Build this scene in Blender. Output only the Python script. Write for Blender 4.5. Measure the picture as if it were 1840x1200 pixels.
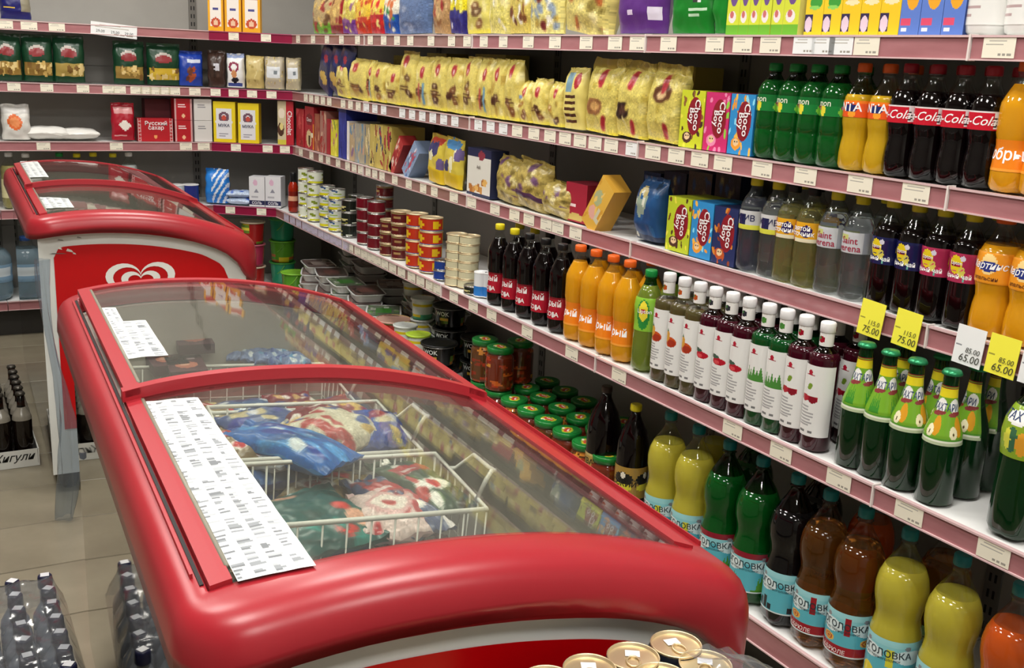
import bpy, math, random
import numpy as np
from mathutils import Matrix, Vector, noise as mnoise

for o in list(bpy.data.objects): bpy.data.objects.remove(o)
SC = bpy.context.scene
COL = SC.collection
PI = math.pi
rnd = random.Random(7)

# ------------------------------------------------------------ camera
H = 1.41
FPX, YAW, PITCH, ROLL = 1891.36, 0.5220, -0.2521, 0.0462
def cam_axes():
    cy, sy = math.cos(YAW), math.sin(YAW)
    f = np.array([sy*math.cos(PITCH), cy*math.cos(PITCH), math.sin(PITCH)])
    r = np.array([cy, -sy, 0.0]); u = np.cross(r, f)
    c, s = math.cos(ROLL), math.sin(ROLL)
    return c*r+s*u, -s*r+c*u, f
CR, CU, CF = cam_axes()
CP = np.array([0.0, 0.0, H])
cam = bpy.data.cameras.new('camera'); co = bpy.data.objects.new('camera', cam); COL.objects.link(co)
mw = Matrix.Identity(4)
for i in range(3):
    mw[i][0] = CR[i]; mw[i][1] = CU[i]; mw[i][2] = -CF[i]; mw[i][3] = CP[i]
co.matrix_world = mw
cam.sensor_width = 36; cam.lens = 36*FPX/1840; cam.clip_start = 0.02
SC.camera = co

# ------------------------------------------------------------ world, exposure, lights
SC.view_settings.view_transform = 'Standard'; SC.view_settings.look = 'None'
SC.view_settings.gamma = 1.0; SC.view_settings.use_curve_mapping = False
SC.view_settings.exposure = 0.0
w = bpy.data.worlds.new('world'); SC.world = w; w.use_nodes = True
w.node_tree.nodes['Background'].inputs[0].default_value = (0.80, 0.86, 1.0, 1)
w.node_tree.nodes['Background'].inputs[1].default_value = 0.09
CEIL = 2.95
LIGHT_W = 7.5
LIGHT_POS = [(-0.15, y) for y in (-0.9, 0.9, 2.7, 4.5)] + [(1.05, y) for y in (-0.9, 0.9, 2.7, 4.5)]

# ------------------------------------------------------------ pixel helpers (photo pixel -> point in the room)
def ray(x, y): return CR*(x-920)/FPX + CU*(600-y)/FPX + CF
def on_z(x, y, z):
    d = ray(x, y); return CP + d*(z-H)/d[2]
def z_at(P, ytop):
    """height above the point P (x, y) that the photo shows at row ytop"""
    P = np.array([P[0], P[1], 0.0])-CP; k = (600-ytop)/FPX
    # (P+z e)·CU - k (P+z e)·CF = 0
    return -(P@CU - k*(P@CF))/(CU[2]-k*CF[2])
def on_line(px, O, d, z):
    O = np.array([O[0], O[1], z])-CP; d = np.array([d[0], d[1], 0.0]); k = (px-920)/FPX
    t = -(O@CR-k*(O@CF))/(d@CR-k*(d@CF))
    return (O+d*t)+CP

# ------------------------------------------------------------ colours, materials
def lin(c):
    c = np.asarray(c, float); return np.where(c <= .04045, c/12.92, ((c+.055)/1.055)**2.4)
def hx(s):
    if not isinstance(s, str): return np.array(s, float)
    s = s.lstrip('#'); return np.array([int(s[i:i+2], 16)/255 for i in (0, 2, 4)])
MATS = {}
def pmat(name, color='#808080', rough=.5, metal=0, trans=0, ior=1.45, coat=0, emit=None, es=0, spec=.5, alpha=1):
    if name in MATS: return MATS[name]
    m = bpy.data.materials.new(name); m.use_nodes = True
    b = m.node_tree.nodes['Principled BSDF']
    c = lin(hx(color)); b.inputs['Base Color'].default_value = (*c, 1)
    b.inputs['Roughness'].default_value = rough; b.inputs['Metallic'].default_value = metal
    b.inputs['Transmission Weight'].default_value = trans; b.inputs['IOR'].default_value = ior
    b.inputs['Coat Weight'].default_value = coat; b.inputs['Coat Roughness'].default_value = .06
    b.inputs['Specular IOR Level'].default_value = spec; b.inputs['Alpha'].default_value = alpha
    if emit: b.inputs['Emission Color'].default_value = (*lin(hx(emit)), 1); b.inputs['Emission Strength'].default_value = es
    MATS[name] = m; return m
def print_mat(name, rough, coat=0, bump=0, scale=60):
    m = pmat(name, '#ffffff', rough, coat=coat); nt = m.node_tree
    a = nt.nodes.new('ShaderNodeAttribute'); a.attribute_name = 'Col'
    nt.links.new(a.outputs['Color'], nt.nodes['Principled BSDF'].inputs['Base Color'])
    if bump:
        n = nt.nodes.new('ShaderNodeTexNoise'); n.inputs['Scale'].default_value = scale
        tc = nt.nodes.new('ShaderNodeTexCoord'); nt.links.new(tc.outputs['Object'], n.inputs['Vector'])
        bp = nt.nodes.new('ShaderNodeBump'); bp.inputs['Strength'].default_value = bump; bp.inputs['Distance'].default_value = .004
        nt.links.new(n.outputs['Fac'], bp.inputs['Height']); nt.links.new(bp.outputs['Normal'], nt.nodes['Principled BSDF'].inputs['Normal'])
    return m
def noisy(name, c1, c2, scale, rough, detail=4, bump=0, metal=0, coat=0, stretch=(1, 1, 1)):
    m = pmat(name, c1, rough, metal=metal, coat=coat); nt = m.node_tree; b = nt.nodes['Principled BSDF']
    n = nt.nodes.new('ShaderNodeTexNoise'); n.inputs['Scale'].default_value = scale; n.inputs['Detail'].default_value = detail
    tc = nt.nodes.new('ShaderNodeTexCoord'); mp = nt.nodes.new('ShaderNodeMapping'); mp.inputs['Scale'].default_value = stretch
    nt.links.new(tc.outputs['Object'], mp.inputs[0]); nt.links.new(mp.outputs[0], n.inputs['Vector'])
    r = nt.nodes.new('ShaderNodeValToRGB'); r.color_ramp.elements[0].color = (*lin(hx(c1)), 1); r.color_ramp.elements[1].color = (*lin(hx(c2)), 1)
    r.color_ramp.elements[0].position = .35; r.color_ramp.elements[1].position = .65
    nt.links.new(n.outputs['Fac'], r.inputs[0]); nt.links.new(r.outputs[0], b.inputs['Base Color'])
    if bump:
        bp = nt.nodes.new('ShaderNodeBump'); bp.inputs['Strength'].default_value = bump; bp.inputs['Distance'].default_value = .003
        nt.links.new(n.outputs['Fac'], bp.inputs['Height']); nt.links.new(bp.outputs['Normal'], b.inputs['Normal'])
    return m
def thin_clear(name, tint='#ffffff', rough=.03, ior=1.45, opac=0.0, opac_col='#ffffff'):
    """thin clear plastic or glass: what is behind shows through, the face reflects"""
    if name in MATS: return MATS[name]
    m = bpy.data.materials.new(name); m.use_nodes = True; nt = m.node_tree; nt.nodes.remove(nt.nodes['Principled BSDF'])
    out = nt.nodes['Material Output']; t = nt.nodes.new('ShaderNodeBsdfTransparent'); g = nt.nodes.new('ShaderNodeBsdfGlossy')
    fr = nt.nodes.new('ShaderNodeFresnel'); fr.inputs[0].default_value = ior; mx = nt.nodes.new('ShaderNodeMixShader')
    t.inputs[0].default_value = (*lin(hx(tint)), 1); g.inputs['Roughness'].default_value = rough
    ge = nt.nodes.new('ShaderNodeNewGeometry'); ml = nt.nodes.new('ShaderNodeMath'); ml.operation = 'MULTIPLY_ADD'   # same index seen from either side of the thin sheet
    ml.inputs[1].default_value = 1/ior-ior; ml.inputs[2].default_value = ior
    nt.links.new(ge.outputs['Backfacing'], ml.inputs[0]); nt.links.new(ml.outputs[0], fr.inputs[0])
    base = t
    if opac:
        d = nt.nodes.new('ShaderNodeBsdfDiffuse'); d.inputs[0].default_value = (*lin(hx(opac_col)), 1)
        m2 = nt.nodes.new('ShaderNodeMixShader'); m2.inputs[0].default_value = opac
        nt.links.new(t.outputs[0], m2.inputs[1]); nt.links.new(d.outputs[0], m2.inputs[2]); base = m2
    nt.links.new(fr.outputs[0], mx.inputs[0]); nt.links.new(base.outputs[0], mx.inputs[1]); nt.links.new(g.outputs[0], mx.inputs[2])
    nt.links.new(mx.outputs[0], out.inputs[0]); MATS[name] = m; return m

PAPER = print_mat('printed_card', .5)
FILM = print_mat('printed_film', .3, bump=.22, scale=38)
GLOSS = print_mat('printed_gloss', .22, coat=.3)
TEXTM = {}
def ink(c):
    if c not in TEXTM: TEXTM[c] = pmat('ink_'+c.lstrip('#'), c, .45)
    return TEXTM[c]
WHITE_METAL = noisy('white_shelf_enamel', '#ececea', '#e2e2e0', 6, .35)
GREY_PANEL = noisy('grey_back_panel', '#95928d', '#8b8883', 3, .45)
RED_PLASTIC = noisy('freezer_red_plastic', '#aa2630', '#a0222c', 3, .3, bump=.03)
RED_FRAME = pmat('freezer_red_frame', '#ad2832', .35)
BLACK = pmat('black_rubber', '#0b0b0c', .6)
STEEL = pmat('polished_side_steel', '#b9b6ae', .025, metal=1)
FREEZER_WHITE = noisy('freezer_white_enamel', '#dfe1dd', '#d2d4cf', 4, .3)
PANEL_RED = pmat('red_print_panel', '#bd0008', .3)
RAIL_PINK = noisy('price_rail_rose', '#b0787c', '#a26a6e', 5, .22, coat=.4, stretch=(1, 1, 6))
RAIL_BROWN = noisy('price_rail_dusty', '#a07872', '#936a64', 5, .25, coat=.3, stretch=(1, 1, 6))
RAIL_PLUM = noisy('price_rail_plum', '#92183f', '#85143a', 5, .3)
RAIL_LIP = pmat('price_rail_lip', '#d9b9ba', .25, coat=.3)
CHROME = pmat('basket_white_wire', '#e4e2dc', .3)
TIN = pmat('tin_metal', '#c9c9c6', .25, metal=1)
GOLD = pmat('gold_lid', '#e6d2aa', .36, metal=.75)

# ------------------------------------------------------------ mesh building
class MB:
    def __init__(s): s.v = []; s.f = []; s.c = []; s.m = []; s.sm = []
    def add(s, vs, fs, col=(1, 1, 1), mi=0, smooth=False):
        b = len(s.v); s.v += [tuple(map(float, p)) for p in vs]
        single = not (isinstance(col, (list, np.ndarray)) and len(np.shape(col)) == 2)
        for i, f in enumerate(fs):
            s.f.append(tuple(j+b for j in f)); s.c.append(tuple(col) if single else tuple(col[i])); s.m.append(mi); s.sm.append(smooth)
        return s
    def box(s, x0, x1, y0, y1, z0, z1, col=(1, 1, 1), mi=0):
        v = [(x, y, z) for z in (z0, z1) for y in (y0, y1) for x in (x0, x1)]
        return s.add(v, [(0, 2, 3, 1), (4, 5, 7, 6), (0, 1, 5, 4), (1, 3, 7, 5), (3, 2, 6, 7), (2, 0, 4, 6)], col, mi)
    def grid(s, fn, nu, nv, colfn=None, mi=0, smooth=True, flip=False, closeu=False):
        vs = [fn(i/nu, j/nv) for j in range(nv+1) for i in range(nu+1)]
        fs = []; cs = []
        for j in range(nv):
            for i in range(nu):
                a = j*(nu+1)+i; q = (a, a+1, a+nu+2, a+nu+1)
                fs.append(q[::-1] if flip else q)
                cs.append(colfn((i+.5)/nu, (j+.5)/nv) if colfn else (1, 1, 1))
        return s.add(vs, fs, np.array(cs), mi, smooth)
    def tube(s, pts, r, n=6, col=(1, 1, 1), mi=0, closed=False):
        pts = [Vector(p) for p in pts]; N = len(pts); rings = []
        for i, p in enumerate(pts):
            if closed: d = pts[(i+1) % N]-pts[i-1]
            else: d = pts[min(i+1, N-1)]-pts[max(i-1, 0)]
            d.normalize(); a = d.cross(Vector((0, 0, 1)))
            if a.length < .05: a = d.cross(Vector((1, 0, 0)))
            a.normalize(); b = d.cross(a)
            rings.append([p+(a*math.cos(2*PI*k/n)+b*math.sin(2*PI*k/n))*r for k in range(n)])
        vs = [v for rg in rings for v in rg]; fs = []
        for i in range(N if closed else N-1):
            for k in range(n):
                a = i*n+k; b = i*n+(k+1) % n; i2 = (i+1) % N; fs.append((a, b, i2*n+(k+1) % n, i2*n+k))
        if not closed: fs += [tuple(range(n))[::-1], tuple(range((N-1)*n, N*n))]
        return s.add(vs, fs, col, mi, True)
    def lathe(s, prof, n=20, col=(1, 1, 1), mi=0, cap0=True, cap1=True, colfn=None, lobes=None, cx=0, cy=0):
        vs = []
        for (z, r) in prof:
            for k in range(n):
                t = 2*PI*k/n; rr = r*(lobes(z, t) if lobes else 1)
                vs.append((cx+rr*math.sin(t), cy-rr*math.cos(t), z))
        fs = []; cs = []
        for j in range(len(prof)-1):
            for k in range(n):
                fs.append((j*n+k, j*n+(k+1) % n, (j+1)*n+(k+1) % n, (j+1)*n+k))
                cs.append(colfn((k+.5)/n, .5*(prof[j][0]+prof[j+1][0])) if colfn else col)
        s.add(vs, fs, np.array(cs, float), mi, True)
        b = len(s.v)-len(vs)
        if cap0: s.f.append(tuple(b+k for k in range(n))[::-1]); s.c.append(tuple(cs[0])); s.m.append(mi); s.sm.append(False)
        if cap1: s.f.append(tuple(b+(len(prof)-1)*n+k for k in range(n))); s.c.append(tuple(cs[-1])); s.m.append(mi); s.sm.append(False)
        return s
    def mesh(s, name, mats):
        me = bpy.data.meshes.new(name); me.from_pydata(s.v, [], s.f)
        for m in (mats if isinstance(mats, (list, tuple)) else [mats]): me.materials.append(m)
        me.polygons.foreach_set('material_index', s.m); me.polygons.foreach_set('use_smooth', s.sm)
        if any(c != (1, 1, 1) for c in s.c):
            ca = me.color_attributes.new('Col', 'FLOAT_COLOR', 'CORNER')
            lt = np.empty(len(me.polygons), np.int32); me.polygons.foreach_get('loop_total', lt)
            c = np.ones((len(s.c), 4)); c[:, :3] = lin(np.clip(np.array(s.c, float), 0, 1)); ca.data.foreach_set('color', np.repeat(c, lt, axis=0).ravel().astype(np.float32))
        me.update(); return me
    def obj(s, name, mats, parent=None, loc=None):
        o = bpy.data.objects.new(name, s.mesh(name, mats)); COL.objects.link(o)
        if parent: o.parent = parent
        if loc is not None: o.location = loc
        return o
def empty(name, loc=(0, 0, 0), rz=0):
    o = bpy.data.objects.new(name, None); COL.objects.link(o); o.location = loc; o.rotation_euler = (0, 0, rz); o.empty_display_size = .05; return o
def tag(o, label=None, cat=None, group=None, kind=None):
    if label: o['label'] = label
    if cat: o['category'] = cat
    if group: o['group'] = group
    if kind: o['kind'] = kind
    return o
def dup(o):
    r = o.copy(); COL.objects.link(r)
    for ch in o.children:
        c = ch.copy(); COL.objects.link(c); c.parent = r
        for g in ch.children:
            d = g.copy(); COL.objects.link(d); d.parent = c
    return r

# ------------------------------------------------------------ text
_tc = {}
def text_geo(s, bold=0.0, shear=0.0, res=1):
    k = (s, bold, shear, res)
    if k in _tc: return _tc[k]
    c = bpy.data.curves.new('t', 'FONT'); c.body = s; c.size = 1; c.resolution_u = res; c.offset = bold; c.shear = shear
    c.align_x = 'CENTER'; c.space_line = .8
    o = bpy.data.objects.new('t', c); COL.objects.link(o); m = bpy.data.meshes.new_from_object(o)
    v = np.array([tuple(p.co[:2]) for p in m.vertices]) if len(m.vertices) else np.zeros((0, 2))
    f = [tuple(p.vertices) for p in m.polygons]
    if len(v): v = v-(v.max(0)+v.min(0))/2
    bpy.data.objects.remove(o); bpy.data.meshes.remove(m); bpy.data.curves.remove(c)
    _tc[k] = (v, f); return _tc[k]
def text_flat(parent, s, size, cx, cz, y, color, rot=0, bold=.01, shear=0, maxw=None, name='lettering'):
    v, f = text_geo(s, bold*.5, shear, 2); v = v*size
    if maxw and np.ptp(v[:, 0]) > maxw: v = v*(maxw/np.ptp(v[:, 0]))
    c, sn = math.cos(rot), math.sin(rot)
    m = MB(); m.add([(cx+a*c-b*sn, y-.0006, cz+a*sn+b*c) for a, b in v], f); return m.obj(name, ink(color), parent)
def text_on(parent, s, size, fn, u, z, color, bold=.01, shear=0, rot=0, name='lettering', maxw=None):
    """fn(x, z) -> 3-D point for arc length x at height z"""
    v, f = text_geo(s, bold*.5, shear, 2); v = v*size
    if maxw and np.ptp(v[:, 0]) > maxw: v = v*(maxw/np.ptp(v[:, 0]))
    c, sn = math.cos(rot), math.sin(rot)
    m = MB(); m.add([fn(u+a*c-b*sn, z+a*sn+b*c) for a, b in v], f); return m.obj(name, ink(color), parent)

# ------------------------------------------------------------ printed artwork (flat print only)
class Art:
    def __init__(s, w, h, bg='#ffffff'):
        s.w, s.h = w, h; s.a = np.tile(hx(bg), (h, w, 1))
        s.X, s.Y = np.meshgrid((np.arange(w)+.5)/w, (np.arange(h)+.5)/h)
    def rect(s, x0, y0, x1, y1, c): s.a[(s.X >= x0) & (s.X < x1) & (s.Y >= y0) & (s.Y < y1)] = hx(c); return s
    def ell(s, cx, cy, rx, ry, c, ang=0, al=1):
        dx, dy = s.X-cx, s.Y-cy; q, p = math.cos(ang), math.sin(ang)
        m = ((dx*q+dy*p)/rx)**2+((-dx*p+dy*q)/ry)**2 < 1; s.a[m] = hx(c)*al+s.a[m]*(1-al); return s
    def ring(s, cx, cy, rx, ry, t, c):
        d = np.sqrt(((s.X-cx)/rx)**2+((s.Y-cy)/ry)**2); s.a[(d < 1) & (d > 1-t)] = hx(c); return s
    def tri(s, x0, x1, y0, y1, c):
        t = (s.Y-y0)/(y1-y0); m = (x0+x1)/2; hw = (x1-x0)/2*(1-t); s.a[(t > 0) & (t < 1) & (abs(s.X-m) < hw)] = hx(c); return s
    def diag(s, n, w, c, sl=1.0):
        s.a[((s.X+s.Y*sl)*n % 1) < w] = hx(c); return s
    def lines(s, x0, y0, x1, y1, n, c, seed=1, fill=.6):
        r = random.Random(seed); ys = np.floor((s.Y-y0)/(y1-y0)*2*n); xs = np.floor(s.X*s.w/2)
        for j in range(2*n):
            if j % 2: continue
            e = x0+(x1-x0)*r.uniform(.55, 1)
            s.a[(ys == j) & (s.X >= x0) & (s.X < e) & (s.Y >= y0) & (s.Y < y1)] = hx(c)
        return s
    def spots(s, n, cols, x0=0, y0=0, x1=1, y1=1, size=(.03, .12), seed=1, asp=1.0):
        r = random.Random(seed)
        for i in range(n): s.ell(r.uniform(x0, x1), r.uniform(y0, y1), r.uniform(*size), r.uniform(*size)*asp, r.choice(cols), r.uniform(0, 3))
        return s
    def soft(s, k=1, seed=0, amp=.05):
        for _ in range(k):
            p = np.pad(s.a, ((1, 1), (1, 1), (0, 0)), 'edge'); s.a = (p[1:-1, 1:-1]*2+p[:-2, 1:-1]+p[2:, 1:-1]+p[1:-1, :-2]+p[1:-1, 2:])/6
        g = np.random.RandomState(seed).randn(s.h, s.w, 1)*amp; s.a = np.clip(s.a*(1+g), 0, 1); return s
    def at(s, u, v): return s.a[min(s.h-1, max(0, int(v*s.h))), min(s.w-1, max(0, int(u*s.w)))]

# ------------------------------------------------------------ product builders; local front = -Y, text runs +X, base at z = 0
def box_pack(w, d, h, art, side='#ffffff', top=None, side_art=None, mat=None, flaps=False):
    m = MB(); nu, nv = art.w, art.h; x0, x1 = -w/2, w/2
    m.grid(lambda u, v: (x0+w*u, 0, h*v), nu, nv, art.at, smooth=False)
    sc = hx(side); tc = hx(top) if top is not None else sc
    if side_art is not None: m.grid(lambda u, v: (x1, d*u, h*v), side_art.w, side_art.h, side_art.at, smooth=False)
    else: m.add([(x1, 0, 0), (x1, d, 0), (x1, d, h), (x1, 0, h)], [(0, 1, 2, 3)], sc)
    m.add([(x0, 0, 0), (x0, d, 0), (x0, d, h), (x0, 0, h)], [(3, 2, 1, 0)], sc)
    m.add([(x0, d, 0), (x1, d, 0), (x1, d, h), (x0, d, h)], [(3, 2, 1, 0)], sc)
    m.add([(x0, 0, h), (x1, 0, h), (x1, d, h), (x0, d, h)], [(0, 1, 2, 3)], tc)
    m.add([(x0, 0, 0), (x1, 0, 0), (x1, d, 0), (x0, d, 0)], [(3, 2, 1, 0)], sc)
    if flaps: m.add([(x0, d*.45, h+.0005), (x1, d*.45, h+.0005), (x1, d*.5, h+.0005), (x0, d*.5, h+.0005)], [(0, 1, 2, 3)], sc*.8)
    return m, (mat or PAPER)
def pouch(w, d, h, art, back='#c0b080', seal=.08, crumple=.006, boxy=.5, seed=0, nu=14, nv=18, bottom=.5, mat=None, gable=False):
    """soft bag: full in the middle, sealed flat at the top (bottom=1: sealed there too)"""
    sd = seed*7.31
    def th(u, v):
        a = 1-abs(2*u-1)**(2.5+4*boxy); a = max(a, 0)**.5
        if v > 1-seal: b = 0
        else:
            t = v/(1-seal); up = max(0, 1-max(0, (t-.55)/.45)**2)**.6
            lo = min(1, .55+1.6*t) if bottom < 1 else max(0, 1-max(0, (.35-t)/.35)**2)**.6
            b = up*lo
        return a*b
    def P(u, v, sgn):
        t = th(u, v); n = mnoise.noise(Vector((u*3.1+sd, v*4.3, sgn*2.0+sd)))+.5*mnoise.noise(Vector((u*8+sd, v*10, sgn)))
        y = sgn*(d/2*t + (.0006 if t == 0 else 0)) + n*crumple*(.5+.8*(t < .3))
        ww = w*(1-.05*t*(0.3+boxy*0))
        return ((u-.5)*ww+mnoise.noise(Vector((v*5, sd, 3)))*crumple*.7, y+d/2, h*v+mnoise.noise(Vector((u*4, sd, 9)))*crumple*.6*(v > .05))
    m = MB(); bc = hx(back)
    m.grid(lambda u, v: P(u, v, -1), art.w if art.w > nu else nu, art.h if art.h > nv else nv, art.at)
    m.grid(lambda u, v: P(u, v, 1), nu, nv, lambda u, v: bc, flip=True)
    for e in (0, 1):
        q = [P(e, j/nv, -1) for j in range(nv+1)]+[P(e, j/nv, 1) for j in range(nv+1)]
        fs = [(j, j+nv+1, j+nv+2, j+1) if e == 0 else (j, j+1, j+nv+2, j+nv+1) for j in range(nv)]
        m.add(q, [f[::-1] if e == 0 else f for f in fs], art.at(.02 if e == 0 else .98, .5), smooth=True)
    q = [P(i/nu, 0, -1) for i in range(nu+1)]+[P(i/nu, 0, 1) for i in range(nu+1)]
    m.add(q, [(i, i+nu+1, i+nu+2, i+1) for i in range(nu)], bc)
    return m, (mat or FILM)
def prof_r(prof, zf):
    for (a, ra), (b, rb) in zip(prof, prof[1:]):
        if a <= zf <= b: return ra+(rb-ra)*(zf-a)/max(1e-6, b-a)
    return prof[-1][1]
PROF = {
 'contour': [(0, .72), (.015, .9), (.05, 1), (.16, 1), (.26, .95), (.34, .87), (.41, .92), (.47, 1), (.66, 1), (.71, .97), (.78, .78), (.85, .54), (.91, .4), (.94, .38), (.955, .46), (.962, .38), (1, .38)],
 'pet': [(0, .72), (.015, .9), (.05, 1), (.3, 1), (.31, .97), (.33, .97), (.34, 1), (.44, 1), (.45, .98), (.7, .98), (.71, 1), (.76, .96), (.82, .78), (.88, .52), (.92, .38), (.95, .38), (.958, .46), (.966, .38), (1, .38)],
 'big': [(0, .78), (.015, .92), (.05, 1), (.36, 1), (.40, .985), (.45, .9), (.5, .86), (.55, .92), (.61, 1.0), (.68, 1.01), (.74, .93), (.81, .72), (.87, .47), (.92, .29), (.945, .27), (.95, .34), (.957, .27), (1, .27)],
 'slim': [(0, .75), (.015, .92), (.05, 1), (.3, .98), (.5, .93), (.66, 1), (.74, .93), (.82, .72), (.89, .45), (.94, .38), (.955, .45), (.965, .38), (1, .38)],
 'beer': [(0, .9), (.012, 1), (.47, 1), (.54, .95), (.62, .78), (.70, .6), (.78, .47), (.86, .41), (.97, .39), (1, .41)],
 'syrup': [(0, .93), (.012, 1), (.74, 1), (.775, .95), (.805, .72), (.83, .46), (.86, .42), (1, .42)],
 'kvass': [(0, .75), (.02, .95), (.06, 1), (.6, 1), (.7, .95), (.8, .75), (.88, .45), (.93, .3), (1, .28)],
 'water': [(0, .8), (.015, .93), (.05, 1), (.12, .96), (.2, 1), (.27, .96), (.34, 1), (.42, .97), (.5, 1), (.66, 1), (.74, .95), (.82, .72), (.89, .45), (.94, .38), (1, .38)],
 'shampoo': [(0, .8), (.03, .95), (.1, 1), (.5, 1), (.8, .96), (.92, .85), (1, .5)],
 'vodka': [(0, .92), (.015, 1), (.62, 1), (.68, .93), (.74, .65), (.79, .44), (.84, .4), (1, .4)],
}
def refine(prof, z0, z1, step=.05):
    zs = sorted({round(z, 4) for z, _ in prof if z0 <= z <= z1} | {z0, z1} | ({round(z0+(z1-z0)*i/24, 4) for i in range(25)} if step < .05 else set()))
    return [(z, prof_r(prof, z)) for z in zs]
def bottle(name, kind, h, r, liquid, clear, cap_mat, cap_h=.016, fill=.86, cap_r=None, label=None, lobes=True, crown=False, sleeve=None, texts=(), arc=1.25, seg=22):
    """label = (zf0, zf1, Art); texts = (string, size m, offset along arc m, zf, colour, bold, shear)"""
    root = empty(name); prof = PROF[kind]; hb = h-cap_h*.55
    lf = (lambda z, t: 1-.17*max(0, 1-z/(.085*h))*(.5+.5*math.cos(5*t))**2) if lobes else None
    zc = lambda p: [(z*hb, q*r) for z, q in p]
    b = MB(); b.lathe(zc(refine(prof, 0, fill)), seg, mi=0, cap1=True, lobes=lf)
    if fill < .99: b.lathe(zc(refine(prof, fill, 1)), seg, mi=1, cap0=False)
    b.obj('body', [liquid, clear], root)
    nr = prof[-1][1]*r; cr = cap_r or nr*1.14
    c = MB()
    if crown: c.lathe([(hb-.006, cr*1.1), (hb-.003, cr*1.14), (hb+.0, cr*1.05), (hb+.0035, cr*.9), (hb+.0045, cr*.4)], 18)
    else:
        z0 = hb-cap_h*.45; rib = lambda z, t: 1+(.03*math.cos(12*t) if z < z0+cap_h*.75 else 0)
        c.lathe([(z0-.003, cr*.96), (z0-.001, cr*.96), (z0, cr), (z0+cap_h*.78, cr), (z0+cap_h*.95, cr*.93), (z0+cap_h, cr*.8)], 24, lobes=rib)
    c.obj('cap', cap_mat, root)
    def fn(x, z, off=.0012):
        rr = prof_r(prof, max(0, min(1, z/hb)))*r+off; a = x/r; return (rr*math.sin(a), -rr*math.cos(a), z)
    if sleeve:
        z0, z1, sm = sleeve; s_ = MB(); s_.lathe([(z, q+.0006) for z, q in zc(refine(prof, z0, z1))], seg, cap0=False, cap1=False); s_.obj('neck_sleeve', sm, root)
    if label:
        z0, z1, art = label; l = MB()
        nv = art.h; A = arc*PI/2*1.25
        l.grid(lambda u, v: fn((u-.5)*2*A*r, (z0+(z1-z0)*v)*hb, .0006), art.w, nv, art.at)
        l.obj('label', GLOSS, root)
    for (s, size, u, zf, colr, bold, shear) in texts: text_on(root, s, size, fn, u, zf*hb, colr, bold, shear)
    return root
def tin(name, h, r, art, lid=TIN, seg=20, label_mat=None):
    root = empty(name); m = MB()
    m.lathe([(h*(.04+.92*j/art.h), r) for j in range(art.h+1)], art.w, cap0=False, cap1=False, colfn=lambda u, z: art.at(u, (z/h-.04)/.92)); m.obj('label', GLOSS, root)
    b_ = MB(); b_.lathe([(0, r*.97), (.001, r*1.02), (.003, r*1.02), (.004, r)], seg); b_.obj('base_rim', lid, root)
    l = MB(); l.lathe([(h-.004, r), (h-.003, r*1.03), (h, r*1.03), (h+.0005, r*.97), (h-.0025, r*.93), (h-.0025, r*.5), (h-.002, r*.48)], seg); l.obj('top_rim', lid, root)
    return root

# ------------------------------------------------------------ the setting
def struct(name, mb, mat):
    return tag(mb.obj(name, mat), kind='structure')
FLOOR_TILE = noisy('floor_tile_beige', '#8f8774', '#827a68', 5, .22, detail=5, bump=.03)
GROUT = pmat('grout_dark', '#4c473c', .8)
fl = struct('floor', MB().box(-3, 2.4, -2.2, 6.2, -.05, -.004), GROUT)
tb = MB(); g = .0015; tw, td = .6, .3
tb.add([(g, g, -.004), (tw-g, g, -.004), (tw-g, td-g, -.004), (g, td-g, -.004), (g+.002, g+.002, 0), (tw-g-.002, g+.002, 0), (tw-g-.002, td-g-.002, 0), (g+.002, td-g-.002, 0)],
       [(4, 5, 6, 7), (0, 1, 5, 4), (1, 2, 6, 5), (2, 3, 7, 6), (3, 0, 4, 7)])
tmesh = tb.mesh('floor_tile', FLOOR_TILE)
for i in range(-2, 3):
    for j in range(-2, 17):
        t = bpy.data.objects.new('floor_tile', tmesh); COL.objects.link(t); t.parent = fl; t.location = (-.13+i*tw, 2.63+(j-2)*td-1.2+.0, rnd.uniform(-.0004, .0004))
WALLP = pmat('wall_paint', '#a9a69e', .8)
struct('wall_right', MB().box(2.16, 2.26, -2.2, 6.2, 0, 3.0), WALLP)
struct('wall_back', MB().box(-3, 2.16, 6.0, 6.1, 0, 3.0), WALLP)
struct('wall_left', MB().box(-2.6, -2.5, -2.2, 6.0, 0, 3.0), WALLP)
struct('wall_front', MB().box(-2.5, 2.16, -2.2, -2.1, 0, 3.0), WALLP)
struct('ceiling', MB().box(-2.6, 2.2, -2.2, 6.1, 3.0, 3.05), pmat('ceiling_white', '#d8d8d4', .8))

# ceiling lamps: four bright strips in a steel tray
LN = ['behind the camera', 'above the near freezer', 'between the freezers', 'by the end wall']
def lamp_fixture(x, y):
    m = MB(); m.box(x-.3, x+.3, y-.3, y+.3, CEIL-.01, CEIL+.05)
    o = m.obj('ceiling_lamp', pmat('lamp_tray', '#e4e4e0', .5)); tag(o, f'square white ceiling lamp {LN[min(3, int((y+1)/1.8))]}, {"aisle" if x < 0 else "shelf"} side', 'lamp', 'ceiling lamps above the aisle')
    t = MB()
    for k in range(4):
        xx = x-.21+k*.14; t.box(xx-.02, xx+.02, y-.27, y+.27, CEIL-.03, CEIL-.012)
    t.obj('tube', pmat('lamp_tube', '#ffffff', .5, emit='#fff6e6', es=6), o)
for (lx, ly) in LIGHT_POS:
    lamp_fixture(lx, ly)
    for k in (-1, 0, 1):
        L = bpy.data.lights.new('lamp_light', 'AREA'); L.shape = 'RECTANGLE'; L.size = .045; L.size_y = .5; L.energy = LIGHT_W; L.color = (1, .975, .93)
        lo = bpy.data.objects.new('lamp_light', L); COL.objects.link(lo); lo.location = (lx+k*.17, ly, CEIL-.045)

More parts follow.
